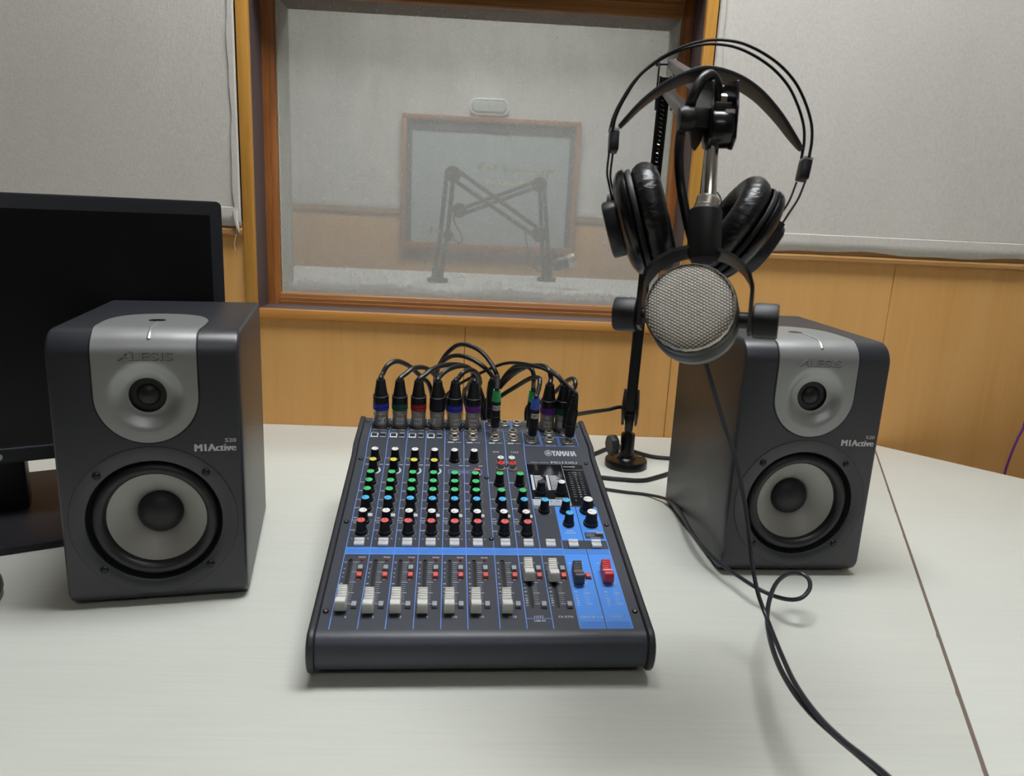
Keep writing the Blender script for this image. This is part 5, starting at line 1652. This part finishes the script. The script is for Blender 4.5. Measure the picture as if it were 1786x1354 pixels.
for i, (lx, s) in enumerate(zip(FAD, FPOS)):
    o = link('fader_cap', FW if i < 9 else (FG if i == 9 else FR), mx, loc=MP(lx, s, 0.6), rot=(TILT[0], 0, 0))
    link('fader_stem', STEM, o)
    link('centre_line', LM[0 if i < 9 else i - 8], o)
# push buttons --------------------------------------------------------------
def button_mesh(w_, l_, h_, mt, b=0.0005):
    return MB().box(-w_ / 2000, w_ / 2000, -l_ / 2000, l_ / 2000, -0.0005, h_ / 1000).mesh('button', mt, bevel=b)
BG, BR_, BS = button_mesh(4.6, 6.2, 3.4, mat('button_grey', (150, 156, 164), 0.45)), button_mesh(4.6, 6.2, 3.4, mat('button_red', (222, 92, 84), 0.45)), button_mesh(5.0, 5.6, 3.0, LGREY)
PLINTH = MB().box(-0.0030, 0.0030, -0.0042, 0.0038, 0.0, 0.0004).mesh('button_surround', BLACK)
def button(me_, lx, s, seg=0, pl=True):
    o = link('push_button', me_, mx, loc=MP(lx, s, 0, seg), rot=(TILT[seg], 0, 0))
    if pl:
        link('button_surround', PLINTH, o)
for i, lx in enumerate(FAD):
    if i < 9:
        button(BG, lx + 11.0, 83.6); button(BG, lx + 11.0, 30.6)
    if i < 10:
        button(BR_, lx + 11.0, 73.0)
LED = MB().lathe([(0.0016, 0.0), (0.0014, 0.0009), (0.0008, 0.0014), (0, 0.0015)], 14).mesh('peak_light', mat('led_red', (150, 24, 28), 0.2), smooth=60)
for lx in FAD[:6]:
    link('peak_light', LED, mx, loc=MP(lx + 11.1, 98.2), rot=(TILT[0], 0, 0))
for lx in CH:
    button(BS, lx + 6.2, 173.4, 0, False)
BT = button_mesh(2.2, 4.2, 2.6, MGREY, 0.0003)
for lx in (-20.9, 4.0):
    button(BT, lx, 260.6, 0, False)
button(button_mesh(7.0, 3.6, 3.0, mat('button_salmon', (214, 108, 100), 0.45)), 1.4, 272.4, 0, False)
# wedge shaped ON keys
ONP = [(-5.6, 0.0), (-5.6, 2.6), (-4.2, 3.8), (0.4, 2.8), (1.4, 4.6), (4.9, 4.4), (5.2, 0.0)]
on = MB().prism(ONP, -5.1, 5.1, lambda u, v, w_: (w_ / 1000, u / 1000, v / 1000)).mesh('on_key', mat('on_key', (206, 208, 212), 0.4), bevel=0.0004, bseg=1)
onm = MB()
put_text(onm, 'ON', lambda u, v, w_: (u / 1000, v / 1000, 0.00395 - v * 0.00022), 0.0, -3.2, 2.6, 'C', width=5.0)
ONT = onm.mesh('on_lettering', mat('on_ink', (70, 74, 84), 0.5), smooth=0)
for lx in CH + [75.0, 99.3, 123.9]:
    o = link('on_key', on, mx, loc=MP(lx, 125.0), rot=(TILT[0], 0, 0))
    link('on_lettering', ONT, o)
# source switch
sw = MB()
quad(sw, 114.6, 135.0, 136.6, 147.4, 0.12)
so = sw.build('source_plate', mat('source_dark', (40, 42, 50), 0.4), mx, smooth=0, **L)
sl = MB()
put_text(sl, 'STEREO', lambda u, v, w_: MP(u, v, 0.2), 115.6, 143.6, 2.8, 'L', width=10)
put_text(sl, 'GROUP', lambda u, v, w_: MP(u, v, 0.2), 116.0, 140.6, 2.8, 'L', width=9)
put_text(sl, 'SOURCE', lambda u, v, w_: MP(u, v, 0.2), 120.0, 137.4, 2.8, 'L', width=11)
sl.build('source_lettering', PRINT, so, smooth=0, **L)
button(button_mesh(7.5, 4.0, 3.0, MGREY), 130.4, 144.0, 0, False)
# two key switches per microphone input
K1 = button_mesh(9.6, 13.0, 0.6, mat('key_plate', (206, 210, 214), 0.45), 0.0002)
K2 = button_mesh(6.6, 5.0, 3.0, mat('key_dark', (112, 118, 128), 0.45), 0.0006)
K3 = button_mesh(7.2, 11.0, 0.5, mat('key_plate_grey', (164, 170, 178), 0.45), 0.0002)
DKB = MB().box(-0.0034, 0.0034, -0.0012, 0.0012, 0.0005, 0.0010).mesh('key_gap', BLACK)
for lx in CH[:4]:
    o = link('pad_switch', K1, mx, loc=MP(lx - 6.0, 27.5, 0, 2), rot=(TILT[2], 0, 0))
    k2 = link('switch_key', K2, o, loc=(0, 0.002, 0)); link('switch_gap', DKB, o, loc=(0, -0.0022, 0))
    o = link('filter_switch', K3, mx, loc=MP(lx + 5.0, 27.5, 0, 2), rot=(TILT[2], 0, 0))
    k2 = link('switch_key', K2, o, loc=(0, 0.002, 0)); link('switch_gap', DKB, o, loc=(0, -0.0022, 0))
# jack and phono sockets
JS = MB().lathe([(0.0066, 0.0), (0.0066, 0.0012), (0.0058, 0.0016), (0.0058, 0.0036), (0.0050, 0.0046), (0.0036, 0.0046), (0.0034, 0.0030)], 30, None, False).mesh('jack_socket', NICKEL, smooth=35)
JH = MB().lathe([(0.0036, 0.0036), (0.0, 0.0034)], 20, None, False).mesh('socket_hole', BLACK)
JACKS = [(-26.4, 41.5), (-26.4, 21.3), (-2.0, 42.2), (-2.0, 22.0), (21.8, 68.6), (42.4, 69.5), (59.5, 70.2), (76.0, 69.5), (27.3, 40.0), (26.9, 21.8), (51.8, 42.0), (51.4, 22.8), (75.2, 41.0), (74.9, 16.8), (101.0, 41.7), (99.2, 20.8), (123.0, 41.0), (123.5, 16.3)]
for lx, s in JACKS:
    o = link('jack_socket', JS, mx, loc=MP(lx, s, 0, 2), rot=(TILT[2], 0, 0))
    link('socket_hole', JH, o)
RS = MB().lathe([(0.0056, 0.0), (0.0056, 0.0015), (0.0042, 0.0018), (0.0042, 0.0080), (0.0036, 0.0084), (0.0033, 0.0060)], 26, None, False).mesh('phono_socket', NICKEL, smooth=35)
RC = {c: MB().lathe([(0.0040, 0.0078), (0.0040, 0.0088), (0.0016, 0.0090), (0.0014, 0.0080), (0, 0.0080)], 22, None, False).mesh('socket_insert', m_, smooth=35) for c, m_ in (('w', WHITEP), ('r', mat('phono_red', (206, 50, 52), 0.4)))}
for lx, s, c in ((31.2, 292.8, 'w'), (45.1, 293.0, 'w'), (31.0, 279.6, 'r'), (45.3, 279.5, 'r')):
    o = link('phono_socket', RS, mx, loc=MP(lx, s), rot=(TILT[0], 0, 0))
    link('socket_insert', RC[c], o)
XS = MB().lathe([(0.0125, 0.0), (0.0125, 0.0016), (0.0118, 0.0022), (0.0100, 0.0022)], 36, None, False).mesh('balanced_socket', BLACK, smooth=35)
SCR = MB().lathe([(0.0029, 0.0), (0.0029, 0.0008), (0.0022, 0.0013), (0.0012, 0.0013), (0.0, 0.0007)], 18).mesh('panel_screw', BLACKS, smooth=30)
SCC = MB().lathe([(0.0010, 0.0011), (0.0, 0.0012)], 8).mesh('screw_recess', NICKEL)
def scr(lx, s, seg=0):
    o = link('panel_screw', SCR, mx, loc=MP(lx, s, 0, seg), rot=(TILT[seg], 0, 0))
    link('screw_recess', SCC, o)
XLRS = [(-124.8, 59.0), (-99.9, 59.0), (-75.1, 59.0), (-50.2, 58.6), (-27.0, 58.2), (-2.2, 58.2), (99.3, 57.4), (119.6, 57.4)]
for lx, s in XLRS:
    link('balanced_socket', XS, mx, loc=MP(lx, s, 0, 2), rot=(TILT[2], 0, 0))
    scr(lx + 10.0, s - 11.0, 2)
    scr(lx - 10.0, s + 10.5, 2)
for lx, s in ((-142.2, 297.0), (-142.7, 163.1), (12.4, 257.1), (12.7, 134.5), (140.6, 294.8), (141.9, 161.8), (-143.0, 23.2), (143.0, 22.8), (38.2, 286.5)):
    scr(lx, s)
for lx, s in ((-143.4, 70.0), (141.8, 67.5)):
    scr(lx, s, 2)

# ------------------------------------------------------------------ plugs and their cables
RZ = Matrix.Rotation(MA, 4, 'Z')
RZ.translation = MO
NRM = (RZ.to_3x3() @ Vector((0, -math.sin(TILT[2]), math.cos(TILT[2])))).normalized()
XDIR = RZ.to_3x3() @ Vector((1, 0, 0))
def plug_frame(lx, s, lean=0.0):
    return frame(RZ @ MP(lx, s, 0.0, 2), NRM + XDIR * lean, XDIR)
def tape(t, Mq, r, z0, z1, a0, word, parent, span=62):
    n = 10
    vv, ff = [], []
    for i in range(n + 1):
        a = R(a0 - span / 2 + span * i / n)
        for z in (z0, z1):
            vv.append(Mq @ Vector((r * math.sin(a), -r * math.cos(a), z)))
    for i in range(n):
        ff.append((i * 2, i * 2 + 2, i * 2 + 3, i * 2 + 1))
    o = MB().add(vv, ff).build('label_tape', TAPE, parent, smooth=60)
    if word:
        tm = MB()
        h = (z1 - z0) * 0.62
        def fn(u, v, w_):
            a = R(a0) + u / r
            return Mq @ Vector(((r + 0.00012) * math.sin(a), -(r + 0.00012) * math.cos(a), v))
        put_text(tm, word, fn, 0.0, z0 + (z1 - z0) * 0.22, h * 1.25, 'C', width=min(R(span) * r * 0.8, h * 0.8 * len(word)))
        tm.build('handwriting', INK, o, smooth=0)
RINGC = {'blue': mat('ring_blue', (48, 56, 178), 0.45), 'green': mat('ring_green', (20, 84, 62), 0.45), 'red': mat('ring_red', (172, 34, 40), 0.45),
         'black': BLACK, 'purple': mat('ring_purple', (112, 52, 150), 0.45), 'mint': mat('boot_green', (64, 178, 104), 0.45), 'royal': mat('boot_blue', (70, 104, 208), 0.45)}
def xlr(label, idx, ring, word, a0, path, lean=0.0, group='balanced plugs in the mixer'):
    lx, s = XLRS[idx]
    Mq = plug_frame(lx, s, lean)
    t = thing('balanced_cable', label, 'cable', tuple(Mq.translation), 0.0, group)
    MB(Mq).lathe([(0.0096, 0.0), (0.0096, 0.0180), (0.0101, 0.0186), (0.0101, 0.0200), (0.0096, 0.0206), (0.0101, 0.0214), (0.0101, 0.0250)], 32).build('metal_shell', NICKEL, t)
    MB(Mq).lathe([(0.0103, 0.0248), (0.0107, 0.0256), (0.0107, 0.0280), (0.0103, 0.0286), (0.0107, 0.0292), (0.0107, 0.0316), (0.0103, 0.0322), (0.0106, 0.0328), (0.0104, 0.0345)], 32).build('colour_ring', RINGC[ring], t)
    MB(Mq).lathe([(0.0104, 0.0340), (0.0103, 0.0440), (0.0090, 0.0445), (0.0072, 0.0560), (0.0060, 0.0645), (0.0056, 0.0660), (0.0034, 0.0662)], 32).build('strain_boot', BLACK, t, smooth=30)
    if word is not None:
        tape(t, Mq, 0.0099, 0.0065, 0.0150, a0, word, t)
    top = Mq @ Vector((0, 0, 0.064))
    top2 = Mq @ Vector((0, 0, 0.068))
    MB().tube(spline([top, top2] + [Vector(p) for p in path]), 0.0034, 10).build('cord', CABLE, t)
def jack(label, lx, s, boot, word, a0, path, lean=0.0, r=0.0058, hb=0.040, cr=0.0032, group='jack plugs in the mixer'):
    Mq = plug_frame(lx, s, lean)
    t = thing('jack_cable', label, 'cable', tuple(Mq.translation), 0.0, group)
    MB(Mq).lathe([(0.0030, 0.003), (0.0030, 0.008), (0.0046, 0.0082), (0.0046, 0.0100)], 20).build('plug_tip', NICKEL, t)
    MB(Mq).lathe([(0.0048, 0.0098), (r, 0.0110), (r * 1.12, 0.0260), (r * 1.04, 0.0262), (r * 1.08, hb + 0.0080), (r * 0.95, hb + 0.010)], 24).build('plug_barrel', BLACK, t, smooth=30)
    zt = hb + 0.010
    if boot:
        MB(Mq).lathe([(r * 1.10, zt - 0.002), (r * 1.06, zt), (r * 0.86, zt + 0.0120), (r * 0.80, zt + 0.0135), (0.0030, zt + 0.0135)], 24).build('colour_boot', RINGC[boot], t)
        top = Mq @ Vector((0, 0, zt + 0.0125))
        top2 = Mq @ Vector((0, 0, zt + 0.0160))
    else:
        pr = [(r * 0.95, zt - 0.001)]
        for k in range(9):
            z = zt + k * 0.0024
            rr = r * (0.92 - 0.035 * k)
            pr += [(rr, z), (rr, z + 0.0014), (rr * 0.86, z + 0.0015), (rr * 0.86, z + 0.0023)]
        MB(Mq).lathe(pr, 24).build('ribbed_relief', RUBBER, t, smooth=30)
        top = Mq @ Vector((0, 0, zt + 0.020))
        top2 = Mq @ Vector((0, 0, zt + 0.024))
    if word is not None:
        tape(t, Mq, r * 1.13, hb - 0.004, hb + 0.003, a0, word, t, 110)
    MB().tube(spline([top, top2] + [Vector(p) for p in path]), cr, 10).build('cord', CABLE, t)
xlr('balanced plug with blue ring in the leftmost mixer input', 0, 'blue', 'E1', 12, D['x1'])
xlr('balanced plug with dark green ring, second from the mixer\'s left side', 1, 'green', 'G1', 5, D['x2'])
xlr('balanced plug with red ring in the third mixer input', 2, 'red', 'M2', -3, D['x3'])
xlr('balanced plug with black ring between the red and blue ringed plugs', 3, 'black', '2', -42, D['x4'])
xlr('balanced plug with blue ring right of the black ringed plug', 4, 'blue', 'M3', 24, D['x5'])
xlr('balanced plug with purple ring above the 7/8 channel', 5, 'purple', 'M4', 4, D['x6'])
xlr('balanced plug with purple ring beside the blue booted jack', 6, 'purple', 'MIX R', 0, D['mixr'])
xlr('balanced plug with green ring half hidden by the black headphone jack', 7, 'green', '', -10, D['mixl'])
jack('jack plug with green boot standing alone in the middle of the mixer', 27.3, 40.0, 'mint', 'PLO', 10, D['j1a'])
jack('black jack plug hidden behind the green booted plug', 21.8, 68.6, 'black', None, 0, D['j1b'])
jack('jack plug with green boot half hidden behind the blue booted plug', 75.2, 41.0, 'mint', None, 0, D['j2g'])
jack('jack plug with blue boot in the monitor output', 74.9, 16.8, 'royal', 'SP L', 10, D['j2b'], 0.03)
jack('long black jack plug with ribbed relief in the phones socket', 123.5, 16.3, None, None, 0, D['phones'], 0.06, 0.0062, 0.038, 0.0022)
jack('black jack plug right behind the phones plug', 123.0, 41.0, None, None, 0, D['phone2'], 0.07, 0.0056, 0.034)
